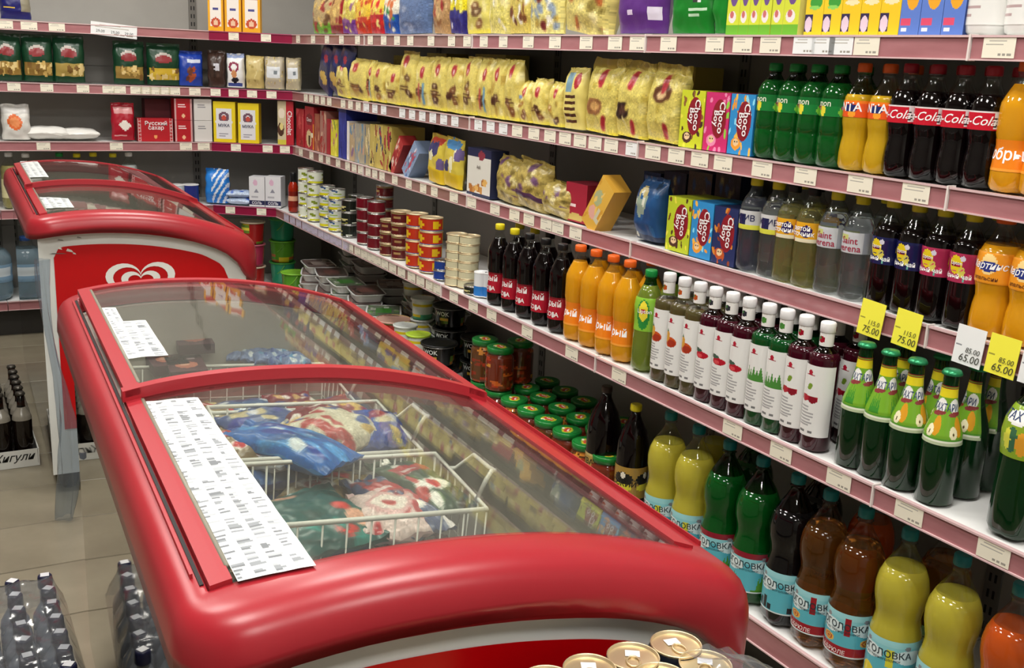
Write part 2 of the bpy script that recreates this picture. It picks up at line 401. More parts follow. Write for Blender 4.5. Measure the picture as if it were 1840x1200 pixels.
# ------------------------------------------------------------ shelving
SZ = {1: 1.4964, 2: 1.2193, 3: .9476, 4: .6262, 5: .1812}
XF = {1: 1.717, 2: 1.717, 3: 1.717, 4: 1.6255, 5: 1.6255}
YB, XA, Y0 = 5.512, 1.345, .337
XBACK, YBACK = 2.06, 5.85
def seg(side, s):
    """origin, direction (towards +text), outward normal of a shelf's front edge"""
    if side == 'R': return np.array([XF[s], 5.33]), np.array([0., -1.]), np.array([-1., 0.])
    if side == 'K': return np.array([XA, YB]), np.array([1., 0.]), np.array([0., -1.])
    a = np.array([XA, YB]); b = np.array([XF[s], 5.325]); d = (b-a)/np.linalg.norm(b-a); return a, d, np.array([d[1], -d[0]])
def front_pt(side, s, px, inset=0, z=None):
    O, d, n = seg(side, s); P = on_line(px, O-n*inset, d, SZ[s] if z is None else z); return np.array([P[0], P[1]])
def seg_rz(side, s):
    O, d, n = seg(side, s); return math.atan2(d[1], d[0])

TAGCOL = {'c': '#efe9d6', 'w': '#eef0f0', 'l': '#cfc6dd', 'y': '#f6ef49'}
_tm = {}
def tag_mesh(col, w, h, v):
    w = round(w*500)/500; k = (col, w, h, v)
    if k in _tm: return _tm[k]
    a = Art(22, 18, TAGCOL[col]); r = random.Random(v*13+5)
    ic = '#b4afa4' if col != 'y' else '#97902e'
    a.lines(.18, .78, .85, .92, 1, ic, v); a.lines(.1, .6, .9, .7, 1, ic, v+3)
    a.rect(.52, .12, .9, .22, '#9a958a'); a.rect(.6, .1, .64, .26, TAGCOL[col]); a.rect(.72, .1, .77, .26, TAGCOL[col])
    m = MB(); m.grid(lambda u, q: (w*(u-.5), 0, h*q), 22, 18, a.at, smooth=False)
    m.add([(-w/2, 0, 0), (w/2, 0, 0), (w/2, .0012, 0), (-w/2, .0012, 0), (-w/2, 0, h), (w/2, 0, h), (w/2, .0012, h), (-w/2, .0012, h)], [(0, 3, 2, 1), (4, 5, 6, 7), (1, 2, 6, 5), (3, 0, 4, 7), (2, 3, 7, 6)], hx(TAGCOL[col]))
    _tm[k] = m.mesh('price_tag', PAPER); return _tm[k]

shelves = []   # (side, level, t0, t1, rail_object, O, d)
def shelf(side, s, t0, t1, depth, label, railmat, rh, tb=.024, board=True, poly=None):
    O, d, n = seg(side, s); a = O+d*t0; rz = math.atan2(d[1], d[0]); L = t1-t0; z = SZ[s]
    root = empty('shelf', (a[0], a[1], z), rz); tag(root, label, 'shelf', 'wall shelving')
    g = .0015
    m = MB()
    if poly is None: m.box(g, L-g, .008, depth, -tb, -.004); m.box(g, L-g, .0, .01, -tb-.004, -.001)
    else:
        q = [tuple(np.array([np.dot(np.array(p)-a, d), np.dot(np.array(p)-a, -n)])) for p in poly]; k = len(q)
        m.add([(x, y, -tb) for x, y in q]+[(x, y, -.004) for x, y in q], [tuple(range(k))[::-1], tuple(range(k, 2*k))]+[(i, (i+1) % k, k+(i+1) % k, k+i) for i in range(k)])
    m.obj('board', WHITE_METAL, root)
    r = MB(); r.box(g, L-g, -.005, .0, -rh, -.003)
    ro = r.obj('price_rail', railmat, root)
    l = MB(); l.box(g, L-g, -.009, .001, -.004, 0); l.box(g, L-g, -.009, .0, -rh-.003, -rh); l.obj('rail_lip', RAIL_LIP if railmat is not RAIL_PLUM else pmat('plum_lip', '#b25675', .3), root)
    if side == 'R':
        e = MB(); e.box(L-.004, L, -.0095, .012, -rh-.004, .002); e.obj('end_cap', pmat('rail_end_white', '#e3d9d4', .4), root)
    shelves.append((side, s, t0, t1, ro, O, d, n)); return root
lvl = {1: 'top', 2: 'second', 3: 'third', 4: 'fourth', 5: 'bottom'}
secn = ['section by the corner', 'second section from the corner', 'middle section', 'fourth section from the corner', 'section nearest the cola bottles']
for s in range(1, 6):
    for k in range(5):
        t0 = 5.33-(Y0+5-k); t1 = t0+1.0; t0 = max(t0, 0)
        shelf('R', s, t0, t1, XBACK-XF[s]-.005, f'{lvl[s]} long-wall shelf, white board with rose price rail, {["section beside the corner","second section out of the corner","middle section","fourth section out of the corner","fifth section out of the corner"][k]}',
              RAIL_PINK if k >= 2 else RAIL_BROWN, .042 if s < 5 else .058)
    for k in range(2):
        shelf('K', s, -1.0-k, -float(k), YBACK-YB-.005, f'{lvl[s]} end-wall shelf, white board with rose price rail, {["section beside the corner","section away from the corner"][k]}', RAIL_PINK, .042)
    b = (XF[s], 5.325)
    shelf('D', s, 0, float(np.hypot(b[0]-XA, b[1]-YB)), 0, f'{lvl[s]} angled corner shelf with plum price rail', RAIL_PLUM, .042,
          poly=[(XA+.003, YB), b, (XBACK-.01, 5.335), (XBACK-.01, YBACK-.01), (XA+.003, YBACK-.01)])

# back panels, slotted uprights and plinths
fr = empty('shelving_frame', (2.07, 3, 0)); tag(fr, 'grey back panels and slotted uprights behind the long-wall shelves', 'shelving')
fr2 = empty('shelving_frame', (1, YBACK+.01, 0)); tag(fr2, 'grey back panels and slotted uprights behind the end-wall shelves', 'shelving')
def part(mb, name, mat, par):
    o = mb.obj(name, mat, par); o.location = (-par.location[0], -par.location[1], -par.location[2]); return o
zs = [.1, .5, .9, 1.3, 1.7, 2.1]
for k in range(5):
    for a, b in zip(zs, zs[1:]):
        part(MB().box(XBACK, XBACK+.015, Y0+k+.012, Y0+k+.988, a+.001, b-.001), 'back_panel', GREY_PANEL, fr)
for k in range(3):
    x1 = XBACK-.0 if k == 0 else XA-(k-1)*1.0; x0 = XA if k == 0 else XA-k*1.0
    for a, b in zip(zs, zs[1:]):
        part(MB().box(x0+.012, x1-.012, YBACK, YBACK+.015, a+.001, b-.001), 'back_panel', GREY_PANEL, fr2)
def upright(x, y, along):
    m = MB(); m.box(x-(.004 if along == 'y' else .02), x+(.012 if along == 'y' else .02), y-(.02 if along == 'y' else .004), y+(.02 if along == 'y' else .012), 0, 2.12)
    o = part(m, 'upright', pmat('upright_grey', '#6f6d69', .4, metal=.3), fr if along == 'y' else fr2)
    s_ = MB(); z = .2
    while z < 2.08:
        for q in (-.007, .007):
            if along == 'y': s_.box(x-.0045, x-.0035, y+q-.003, y+q+.003, z, z+.02)
            else: s_.box(x+q-.003, x+q+.003, y-.0045, y-.0035, z, z+.02)
        z += .04
    o2 = s_.obj('slots', BLACK, o); o2['kind'] = 'stuff'
for k in range(6): upright(XBACK-.002, Y0+k, 'y')
for k in range(3): upright(XA-k*1.0, YBACK-.002, 'x')
tag(MB().box(1.70, 1.715, .34, 5.3, 0, .12).obj('plinth', pmat('plinth_dark', '#3a3836', .5)), 'dark plinth under the long-wall shelves', 'plinth')
tag(MB().box(-.6, 1.4, YB+.06, YB+.075, 0, .12).obj('plinth', MATS['plinth_dark']), 'dark plinth under the end-wall shelves', 'plinth')

def put_tag(side, s, px, w=.034, col='c', h=.037, dz=0, rot=0, tilt=0, text=None, v=None):
    O, d, n = seg(side, s); P = front_pt(side, s, px, -.0055, SZ[s]-.02)
    t = float((P-O)@d)
    best = None
    for q in shelves:
        if q[0] == side and q[1] == s and q[2] <= t <= q[3]: best = q
    if best is None: return
    tl = t-best[2]; tl = min(max(tl, w/2+.003), best[3]-best[2]-w/2-.007)
    v = rnd.randint(0, 5) if v is None else v
    o = bpy.data.objects.new('price_tag', tag_mesh(col, w, h, v)); COL.objects.link(o); o.parent = best[4]
    o.location = (tl, -.0075, -.04+dz); o.rotation_euler = (tilt, rot, 0)
    if text: o['label'] = text
    return o, best[4], tl
for s, spec in {
  1: [(536, 563, 588, 614, 643, 666, 690, 714, 738, 775, 812, 840, 870, 905), (950, 998, 1054, 1106, 1152, 1202, 1285, 1335, 1385, 1446, 1480, 1512, 1558, 1796)],
  3: [(541, 560, 577, 590, 608, 625, 637, 649, 662, 674, 687, 710, 735, 761, 781), (816, 846, 890, 925, 951, 982, 1003, 1035)],
  4: [(), (816, 851, 884, 948, 1028, 1113, 1317, 1404, 1508, 1634, 1786)]}.items():
    for px in spec[0]: put_tag('R', s, px, .055)
    for px in spec[1]: put_tag('R', s, px, .066, 'w' if (s == 1 and px in (1446, 1480, 1512)) else 'c')
px = 541
for k in range(36):   # second shelf: close-set tags that thin out towards the camera
    px += 9+k*.62
    if px > 925: break
    if k % 7 != 5: put_tag('R', 2, px, .055, 'w' if px > 650 else 'c')
for px in (930, 960, 989, 1016, 1043, 1070, 1099, 1174, 1216, 1258, 1300, 1370, 1448, 1546, 1646): put_tag('R', 2, px, .066)
put_tag('R', 2, 1139, .05, 'w')
for px in (515, 526, 537, 548, 557, 566, 577, 588, 599, 609, 617): put_tag('R', 4, px, .075, 'l')
for px in (630, 643, 655, 667, 679, 692, 706, 722, 740, 756, 773, 789): put_tag('R', 4, px, .07)
for px in (8, 52, 102): put_tag('K', 1, px, .07)
for px in (25, 84, 149, 195, 215, 245, 262, 279, 296, 313, 350): put_tag('K', 2, px, .055)
for px in (78, 209, 334, 366): put_tag('K', 3, px, .06)
for s, l in {1: (420, 478), 2: (386, 420, 453, 488), 3: (424, 481, 512), 4: (414, 470)}.items():
    for px in l: put_tag('D', s, px, .05)
# wide paper strip with three prices, hanging a little askew on the top end-wall rail
o, rl, tl = put_tag('K', 1, 204, .21, 'w', .06, dz=-.012, rot=.07)
for q in (-.062, .005, .068): text_flat(o, '29.00', .018, q, .02, -.0002, '#55585c', bold=0)
def big_tag(s, px, w, h, dz, rot, col, old, new, label, dx=.0):
    r = put_tag('R', s, px, w, col, h, dz, rot, tilt=-.06, text=label, v=1)
    if not r: return
    o = r[0]; o.location.y = -.018
    a = Art(24, 26, TAGCOL[col]); ic = '#a39c38' if col == 'y' else '#90959a'
    a.lines(.3, .87, .8, .92, 1, ic, 2); a.lines(.08, .72, .75, .77, 1, ic, 4); a.lines(.05, .48, .3, .52, 1, ic, 5)
    m = MB(); m.grid(lambda u, q: (w*(u-.5), 0, h*q), 24, 26, a.at, smooth=False)
    m.add([(-w/2, 0, 0), (w/2, 0, 0), (w/2, .0012, 0), (-w/2, .0012, 0), (-w/2, 0, h), (w/2, 0, h), (w/2, .0012, h), (-w/2, .0012, h)], [(0, 3, 2, 1), (4, 5, 6, 7), (1, 2, 6, 5), (3, 0, 4, 7), (2, 3, 7, 6)], hx(TAGCOL[col]))
    o.data = m.mesh('price_tag', PAPER)
    for (s_, size, cx, cz) in ((old, h*.19, w*.17, h*.40), (new, h*.27, w*.1, h*.19)):
        v, f = text_geo(s_, .0, .15, 3); mm = MB(); mm.add([(cx+a_*size, -.0007, cz+b_*size) for a_, b_ in v], f)
        base = len(o.data.vertices)
        me2 = mm.mesh('numerals', ink('#3b3a30')); n_ = bpy.data.objects.new('numerals', me2); COL.objects.link(n_)
        n_.parent = r[1]; n_.location = (o.location.x, o.location.y-.0006, o.location.z); n_.rotation_euler = o.rotation_euler
        n_['label'] = f'dark price numerals {s_} on the large tag'
big_tag(3, 1570, .062, .074, -.014, .05, 'y', '115.0', '75.00', 'large yellow price tag reading 75.00, farther from the white one')
big_tag(3, 1634, .062, .074, -.014, .05, 'y', '115.0', '75.00', 'large yellow price tag reading 75.00, beside the rail joint')
big_tag(3, 1746, .062, .074, -.012, .03, 'w', '85.00', '65.00', 'large white price tag reading 65.00')
big_tag(3, 1806, .062, .074, -.012, .03, 'y', '85.00', '65.00', 'large yellow price tag reading 65.00')
big_tag(3, 1868, .062, .074, -.012, .03, 'w', '85.00', '55.00', 'large white price tag cut by the photo edge')

# ------------------------------------------------------------ ice-cream freezers
FW, FL = .70, 1.5
_zu = [0, .06, .12, .20, .28, .36, .45, .53, .60, .66, .70]
_zz = [.886, .899, .907, .911, .909, .903, .889, .869, .847, .822, .802]
def zc(u): return float(np.interp(u, _zu, _zz))
def zcs(u):   # smoothed crown
    return (zc(u-.03)+zc(u)*2+zc(u+.03))/4
def skirt(u): return float(np.interp(u, [0, .07, .3, .5, .58, .62, .66, .70], [.062, .062, .066, .072, .080, .098, .135, .150]))
def rim_mesh():
    """moulded rim: a loop round the plan, its section rolls over the outer edge"""
    R = .075; pts = []
    def arc(cx, cy, a0, a1, n=7):
        for k in range(n+1):
            a = a0+(a1-a0)*k/n; pts.append((cx+R*math.cos(a), cy+R*math.sin(a)))
    def run(x0, y0, x1, y1, n):
        for k in range(1, n): pts.append((x0+(x1-x0)*k/n, y0+(y1-y0)*k/n))
    arc(R, R, PI, 1.5*PI); run(R, 0, FW-R, 0, 16); arc(FW-R, R, 1.5*PI, 2*PI); run(FW, R, FW, FL-R, 6)
    arc(FW-R, FL-R, 0, .5*PI); run(FW-R, FL, R, FL, 16); arc(R, FL-R, .5*PI, PI); run(0, FL-R, 0, R, 6)
    def inner(p):
        x = min(max(p[0], .042), FW-.075); y = min(max(p[1], .088), FL-.07); return x, y
    N = len(pts); rings = []
    sec = [(1.0, -.03), (1.0, -.001), (.93, 0.0), (.5, .001), (.30, -.004), (.16, -.012), (.07, -.024), (.02, -.040), (0, -.058)]
    for p in pts:
        ix, iy = inner(p); ring = []
        for f, dz in sec:
            x, y = p[0]+(ix-p[0])*f, p[1]+(iy-p[1])*f; ring.append((x, y, zcs(x)+dz))
        zb = zcs(p[0])-skirt(p[0]); cx, cy = FW/2, FL/2; nx, ny = (ix-p[0]), (iy-p[1]); l = math.hypot(nx, ny) or 1; nx /= l; ny /= l
        ring += [(p[0]+nx*.001, p[1]+ny*.001, zb+.012), (p[0]+nx*.006, p[1]+ny*.006, zb+.002), (p[0]+nx*.02, p[1]+ny*.02, zb), (p[0]+nx*.04, p[1]+ny*.04, zb+.005)]
        rings.append(ring)
    K = len(rings[0]); m = MB()
    m.add([v for r in rings for v in r], [(i*K+k, i*K+k+1, ((i+1) % N)*K+k+1, ((i+1) % N)*K+k) for i in range(N) for k in range(K-1)], smooth=True)
    return m
def strip(m, u0, u1, y0, y1, dz0, dz1, n=14, **kw):
    """a slab that follows the crown of the freezer"""
    for (a, b, c, d, fl) in ((0, 1, 1, 1, False), (0, 0, 0, 1, True)): pass
    us = [u0+(u1-u0)*i/n for i in range(n+1)]; vs = []
    for u in us: vs += [(u, y0, zcs(u)+dz0), (u, y1, zcs(u)+dz0), (u, y1, zcs(u)+dz1), (u, y0, zcs(u)+dz1)]
    fs = [(3, 2, 1, 0), (4*n, 4*n+1, 4*n+2, 4*n+3)]
    for i in range(n):
        a = 4*i
        for k in range(4): fs.append((a+k, a+(k+1) % 4, a+4+(k+1) % 4, a+4+k))
    m.add(vs, fs, **kw); return m
GLASS = thin_clear('freezer_glass', '#f8faf6', .02, 1.45, opac=.025, opac_col='#d8d4d0')
def add_lid(root, y0, y1, dz, front=True):
    f = MB()
    strip(f, .044, .066, y0, y1, dz, dz+.010, 3); strip(f, .604, .634, y0, y1, dz, dz+.010, 4)
    if front: strip(f, .04, .638, y0, y0+.020, dz-.006, dz+.011, 24)
    else: strip(f, .05, .63, y0-.01, y0+.004, -.02, -.012, 20)
    strip(f, .05, .63, y1-.022, y1, dz, dz+.010, 20)
    fo = f.obj('lid_frame', RED_FRAME, root)
    gl = strip(MB(), .066, .604, y0+(.020 if front else -.01), y1-.022, dz+.002, dz+.007, 30).obj('glass', GLASS, fo)
    for p in gl.data.polygons: p.use_smooth = False
    gs = MB(); gs.tube([(.067, y0+.03, zcs(.067)+dz+.008), (.067, y1-.03, zcs(.067)+dz+.008)], .0035, 6); gs.obj('gasket', pmat('grey_gasket', '#8b8676', .5), fo)
    return fo
def price_sheet(root, poly, seed, dz=.0035, name='price_sheet'):
    """a paper list laid on the glass; poly in freezer coordinates (u, y) corner order: near-left, near-right, far-right, far-left"""
    a, b, c, d = [np.array(p) for p in poly]; L = int(np.linalg.norm(d-a)/.0042); W = int(np.linalg.norm(b-a)/.0022)
    art = Art(W, L, '#dadedd'); r = random.Random(seed)
    col = ['#8e9296', '#b0b4b8', '#74787c']
    k = 0
    wcol = 4
    for ci in range(wcol):
        xa = ci/wcol+.03; xb = (ci+1)/wcol-.03
        for j in range(1, L-1):
            if r.random() < .5: art.a[j, int(xa*W):max(int(xa*W)+1, int((xa+(xb-xa)*r.uniform(.3, 1))*W))] = hx(r.choice(col))
    for ci in range(1, wcol): art.rect(ci/wcol-.006, 0, ci/wcol+.006, 1, '#c0c4c4')
    m = MB()
    def fn(u, v):
        p = a*(1-u)*(1-v)+b*u*(1-v)+c*u*v+d*(1-u)*v; p = np.array([max(p[0], .0695), p[1]]); return (p[0], p[1], zcs(p[0])+dz+.0012*mnoise.noise(Vector((p[0]*40, p[1]*30, seed))))
    m.grid(fn, W, L, art.at, smooth=True)
    return m.obj(name, PAPER, root)
def freezer(loc, rz, label, n):
    root = empty('chest_freezer', loc, rz); tag(root, label, 'freezer')
    rim_mesh().obj('rim', RED_PLASTIC, root)
    # body: outer wall, white near end and polished aisle side
    bx0, bx1, by0, by1 = .03, .655, .03, FL-.03
    us = [bx0+(bx1-bx0)*i/20 for i in range(21)]
    b = MB()
    top = lambda u: zcs(u)-.045
    for y, fl in ((by0, False), (by1, True)):
        vs = [(u, y, .07) for u in us]+[(u, y, top(u)) for u in us]
        b.add(vs, [((i, i+1, i+22, i+21) if not fl else (i+21, i+22, i+1, i)) for i in range(20)])
    b.add([(bx1, by0, .07), (bx1, by1, .07), (bx1, by1, top(bx1)), (bx1, by0, top(bx1))], [(0, 1, 2, 3)])
    b.add([(bx0, by0, .07), (bx1, by0, .07), (bx1, by1, .07), (bx0, by1, .07)], [(3, 2, 1, 0)])
    b.obj('body', FREEZER_WHITE, root)
    s_ = MB(); s_.add([(bx0, by0+.0, .07), (bx0, by1, .07), (bx0, by1, top(bx0)), (bx0, by0, top(bx0))], [(3, 2, 1, 0)]); s_.obj('side_panel', STEEL, root)
    t = MB(); ix0, ix1, iy0, iy1, iz = .075, .60, .10, FL-.10, .33
    TUB = noisy('tub_lining', '#b9b5ac', '#a9a59c', 6, .45)
    q = [(ix0, iy0), (ix1, iy0), (ix1, iy1), (ix0, iy1)]
    for k in range(4):
        (xa, ya), (xb, yb) = q[k], q[(k+1) % 4]; nn = 12
        P = [(xa+(xb-xa)*i/nn, ya+(yb-ya)*i/nn) for i in range(nn+1)]
        t.add([(x, y, iz) for x, y in P]+[(x, y, zcs(x)-.03) for x, y in P], [(i+nn+1, i+nn+2, i+1, i) for i in range(nn)])
    t.add([(x, y, iz) for x, y in q], [(0, 1, 2, 3)])
    for k in range(4):   # flat ledge between tub and rim
        (xa, ya), (xb, yb) = q[k], q[(k+1) % 4]; o_ = [(bx0+.004, by0+.004), (bx1-.004, by0+.004), (bx1-.004, by1-.004), (bx0+.004, by1-.004)]; (xc, yc_), (xd, yd) = o_[k], o_[(k+1) % 4]
        nn = 12; A = [(xa+(xb-xa)*i/nn, ya+(yb-ya)*i/nn) for i in range(nn+1)]; B = [(xc+(xd-xc)*i/nn, yc_+(yd-yc_)*i/nn) for i in range(nn+1)]
        t.add([(x, y, zcs(x)-.03) for x, y in A]+[(x, y, zcs(x)-.034) for x, y in B], [(i, i+1, i+nn+2, i+nn+1) for i in range(nn)])
    t.obj('tub', TUB, root)
    # rails the lids run on
    rl = MB(); rl.box(.034, .040, .09, FL-.07, 0, 0) if False else None
    for (u0, u1, h) in ((.0305, .0335, .006), (.668, .672, .006)): strip(rl, u0, u1, .12, FL-.10, -.001, h, 2)
    rl.obj('lid_rail', RED_FRAME, root)
    gv = MB(); strip(gv, .0365, .0405, .10, FL-.09, -.004, .0016, 2); gv.obj('rail_groove', BLACK, root)
    # end panel with the double-heart emblem
    def pan_top(u): return zcs(u)-skirt(u)-.036-max(0, (u-.52))*.18
    nu = 40; u0, u1 = .072, .625; yP = by0-.002; z0 = .22; vs = []; fs = []
    for i in range(nu+1):
        u = u0+(u1-u0)*i/nu; e = min(u-u0, .03); zt = pan_top(u)-(.03-math.sqrt(max(0, .0009-(.03-e)**2)))
        if u > .56: zt -= ((u-.56)/.065)**3*.16
        vs += [(u, yP, z0), (u, yP, zt)]
    fs = [(2*i, 2*i+2, 2*i+3, 2*i+1) for i in range(nu)]
    p = MB().add(vs, fs).obj('end_panel', PANEL_RED, root)
    def heart(t, s):  # open double-arch outline
        x = 16*math.sin(t)**3; z = 13*math.cos(t)-5*math.cos(2*t)-2*math.cos(3*t)-math.cos(4*t); return x*s, z*s
    for (s0, s1) in ((.0066, .0052), (.0037, .0024)):
        vs = []; n_ = 48
        for i in range(n_+1):
            t_ = -PI+2*PI*i/n_; a = heart(t_, s0); c_ = heart(t_, s1)
            for (x, z) in (a, c_): vs.append((.322+x*1.0, yP-.0015, .685+z*.78))
        MB().add(vs, [(2*i, 2*i+1, 2*i+3, 2*i+2) for i in range(n_)]).obj('heart_emblem', pmat('emblem_white', '#e9e9e4', .35), p)
    for (x, y) in ((.08, .1), (FW-.1, .1), (.08, FL-.1), (FW-.1, FL-.1)):
        w_ = MB(); w_.lathe([(0, .02), (.02, .03), (.045, .03), (.07, .022)], 12, cx=x, cy=y); w_.obj('foot', BLACK, root)
    if n:
        sc_ = MB()
        for (u_, z_, w2, h2, c_) in ((.085, .800, .012, .006, '#e4e2da'), (.108, .792, .020, .008, '#d8d6ce'), (.126, .783, .010, .005, '#c8c6be'), (.06, .785, .05, .0022, '#6a6a66'), (.085, .826, .018, .004, '#8a8a84'), (.14, .832, .014, .004, '#8a8a84')):
            sc_.add([(u_, yP-.001, z_), (u_+w2, yP-.001, z_-h2*.6), (u_+w2*.8, yP-.001, z_+h2*.3), (u_+w2*.2, yP-.001, z_+h2)], [(0, 1, 2, 3)], hx(c_))
        so = sc_.obj('scuff_marks', PAPER, root); so['kind'] = 'stuff'
    add_lid(root, .088, .72, -.006, False); add_lid(root, .695, FL-.075, .010)
    return root
NF_LOC, NF_RZ = (.172, .868, 0), -.042
FF_LOC, FF_RZ = (.278, 3.40, 0), -.030
nf = freezer(NF_LOC, NF_RZ, 'red-rimmed white chest freezer with long price sheet and frozen food bags under curved glass', 0)
ff = freezer(FF_LOC, FF_RZ, 'red-rimmed white chest freezer with white double-heart emblem on its red end panel', 1)
bpy.context.view_layer.update()
def to_local(root_loc, rz, P):
    x, y = P[0]-root_loc[0], P[1]-root_loc[1]; c, s = math.cos(-rz), math.sin(-rz); return (x*c-y*s, x*s+y*c)
def lidpts(loc, rz, pxs, z=None):
    out = []
    for (x, y) in pxs:
        zz = .90
        for _ in range(6):
            P = on_z(x, y, zz); u, v = to_local(loc, rz, P); zz = zcs(u)+.013
        out.append((u, v))
    return out
price_sheet(nf, lidpts(NF_LOC, NF_RZ, [(425, 1030), (568, 1000), (355, 703), (250, 712)]), 3)
price_sheet(nf, lidpts(NF_LOC, NF_RZ, [(208, 655), (303, 645), (262, 581), (176, 588)]), 5, .0195)
price_sheet(nf, lidpts(NF_LOC, NF_RZ, [(176, 588), (222, 584), (208, 558), (166, 560)]), 6, .0195)
price_sheet(ff, lidpts(FF_LOC, FF_RZ, [(42, 323), (88, 321), (68, 293), (25, 293)]), 8, .0195)
price_sheet(ff, lidpts(FF_LOC, FF_RZ, [(82, 369), (133, 367), (122, 351), (66, 349)]), 9)

# wire baskets hanging in the near freezer
def wire_basket(loc, rz, w, l, h, label, hooks=()):
    root = empty('wire_basket', loc, rz-.07); root.rotation_euler.y = .05; tag(root, label, 'basket', 'wire baskets in the freezer')
    m = MB(); r = .0028
    m.tube([(0, 0, 0), (w, 0, 0), (w, l, 0), (0, l, 0)], .0042, 6, closed=True); m.obj('top_wire', CHROME, root)
    g = MB(); t = .0018
    nx, ny = int(w/.034), int(l/.034)
    for i in range(nx+1):
        x = w*i/nx; g.tube([(x, 0, 0), (x, .006, -h), (x, l-.006, -h), (x, l, 0)], t, 4)
    for j in range(1, ny):
        y = l*j/ny; g.tube([(0, y, 0), (.006, y, -h), (w-.006, y, -h), (w, y, 0)], t, 4)
    for k in (.45, .75): g.tube([(0, 0, -h*k), (w, 0, -h*k), (w, l, -h*k), (0, l, -h*k)], t, 4, closed=True)
    g.obj('wire_mesh', CHROME, root)
    for (y0) in hooks:
        hk = MB(); hk.tube([(w, y0, 0), (w+.012, y0, .03), (w+.022, y0+.006, .042), (w+.034, y0+.02, .036), (w+.036, y0+.05, .03), (w+.03, y0+.10, .033), (w+.012, y0+.13, .0), (w, y0+.13, 0)], .004, 6)
        hk.obj('hook', CHROME, root)
    return root
def F2W(u, y, z, loc=NF_LOC, rz=NF_RZ):
    c, s = math.cos(rz), math.sin(rz); return (loc[0]+u*c-y*s, loc[1]+u*s+y*c, z)
BZ = .775
wire_basket(F2W(.20, .46, BZ), NF_RZ, .32, .24, .20, 'white wire basket nearest the rim end holding green and red bags', (.04,))
wire_basket(F2W(.20, .72, BZ), NF_RZ, .32, .28, .20, 'white wire basket of blue frozen food bags under the lid joint', (.05,))
wire_basket(F2W(.10, 1.05, BZ-.02), NF_RZ, .42, .32, .16, 'white wire basket of dark ice cream packs under the upper lid', (.08,))

# ------------------------------------------------------------ goods on the shelves
ORD = ['first', 'second', 'third', 'fourth', 'fifth', 'sixth', 'seventh', 'eighth', 'ninth', 'tenth', 'eleventh', 'twelfth', 'thirteenth', 'fourteenth', 'fifteenth', 'sixteenth', 'seventeenth', 'eighteenth', 'nineteenth', 'twentieth']
SHN = {1: 'top', 2: 'second', 3: 'third', 4: 'fourth', 5: 'bottom'}
def place(o, side, s, px, inset, drz=0, dz=0):
    P = front_pt(side, s, px, inset); o.location = (P[0], P[1], SZ[s]+.0008+dz); o.rotation_euler = (0, 0, seg_rz(side, s)+drz); return o
def dims(side, s, x0, x1, ytop, inset):
    P0, P1 = front_pt(side, s, x0, inset), front_pt(side, s, x1, inset); w = float(np.linalg.norm(P1-P0)); c = (P0+P1)/2
    h = (z_at(c, ytop)-SZ[s]) if ytop is not None else .2
    return w, h, c
def pack(side, s, x0, x1, ytop, art, kind='box', d=.05, name='box', label='', cat='box', group=None, inset=.012, side_c='#c0b070', drz=0, lean=0, dz=0, texts=(), hmax=None, wf=.98, top=None, seed=0, boxy=.6, seal=.08, hfix=None, bottom=.5, crumple=.006):
    w, h, c = dims(side, s, x0, x1, ytop, inset); w *= wf
    if hfix: h = hfix
    lim = {1: 9, 2: SZ[1]-SZ[2]-.032, 3: SZ[2]-SZ[3]-.032, 4: SZ[3]-SZ[4]-.032, 5: SZ[4]-SZ[5]-.032}[s]
    h = min(h, (hmax or lim))
    m, mat = (box_pack(w, d, h, art, side_c, top) if kind == 'box' else pouch(w, d, h, art, side_c, seal, crumple, boxy, seed, bottom=bottom))
    o = m.obj(name, mat); o.location = (c[0], c[1], SZ[s]+.0008+dz+(.0045 if kind != 'box' else 0)); o.rotation_euler = (0, lean, seg_rz(side, s)+drz)
    tag(o, label, cat, group)
    for (t, size, cx, cz, colr, rot, bold) in texts: text_flat(o, t, size*h, (cx-.5)*w, cz*h, -.0012 if kind == 'box' else -d*.04, colr, rot, bold, maxw=(w*.92 if abs(rot) < .5 else h*.92))
    return o
def row(proto, side, s, pxs, inset, desc, frm, cat, group, dinset=None, back=0, jit=.08, drz=0):
    """copies of one bottle along a shelf, each with a label of its own; back = further rows behind"""
    n = len(pxs); used = False
    for b in range(back+1):
        for i, px in enumerate(pxs):
            o = proto if not used else dup(proto); used = True
            P = front_pt(side, s, px, inset); O, d, nn = seg(side, s)
            P = P-nn*b*(dinset or .075)
            o.location = (P[0], P[1], SZ[s]+.0008); o.rotation_euler = (0, 0, seg_rz(side, s)+drz+rnd.uniform(-jit, jit))
            where = '' if n == 1 else f', {ORD[i]} from {frm}'
            if b: where = (f', behind, {ORD[i]} from {frm}' if n > 1 else f', standing behind its twin') if b == 1 else f', {ORD[b]} behind, {ORD[i]} from {frm}'
            tag(o, desc+where, cat, group)
def hpx(side, s, px, ytop, inset): return z_at(front_pt(side, s, px, inset), ytop)-SZ[s]

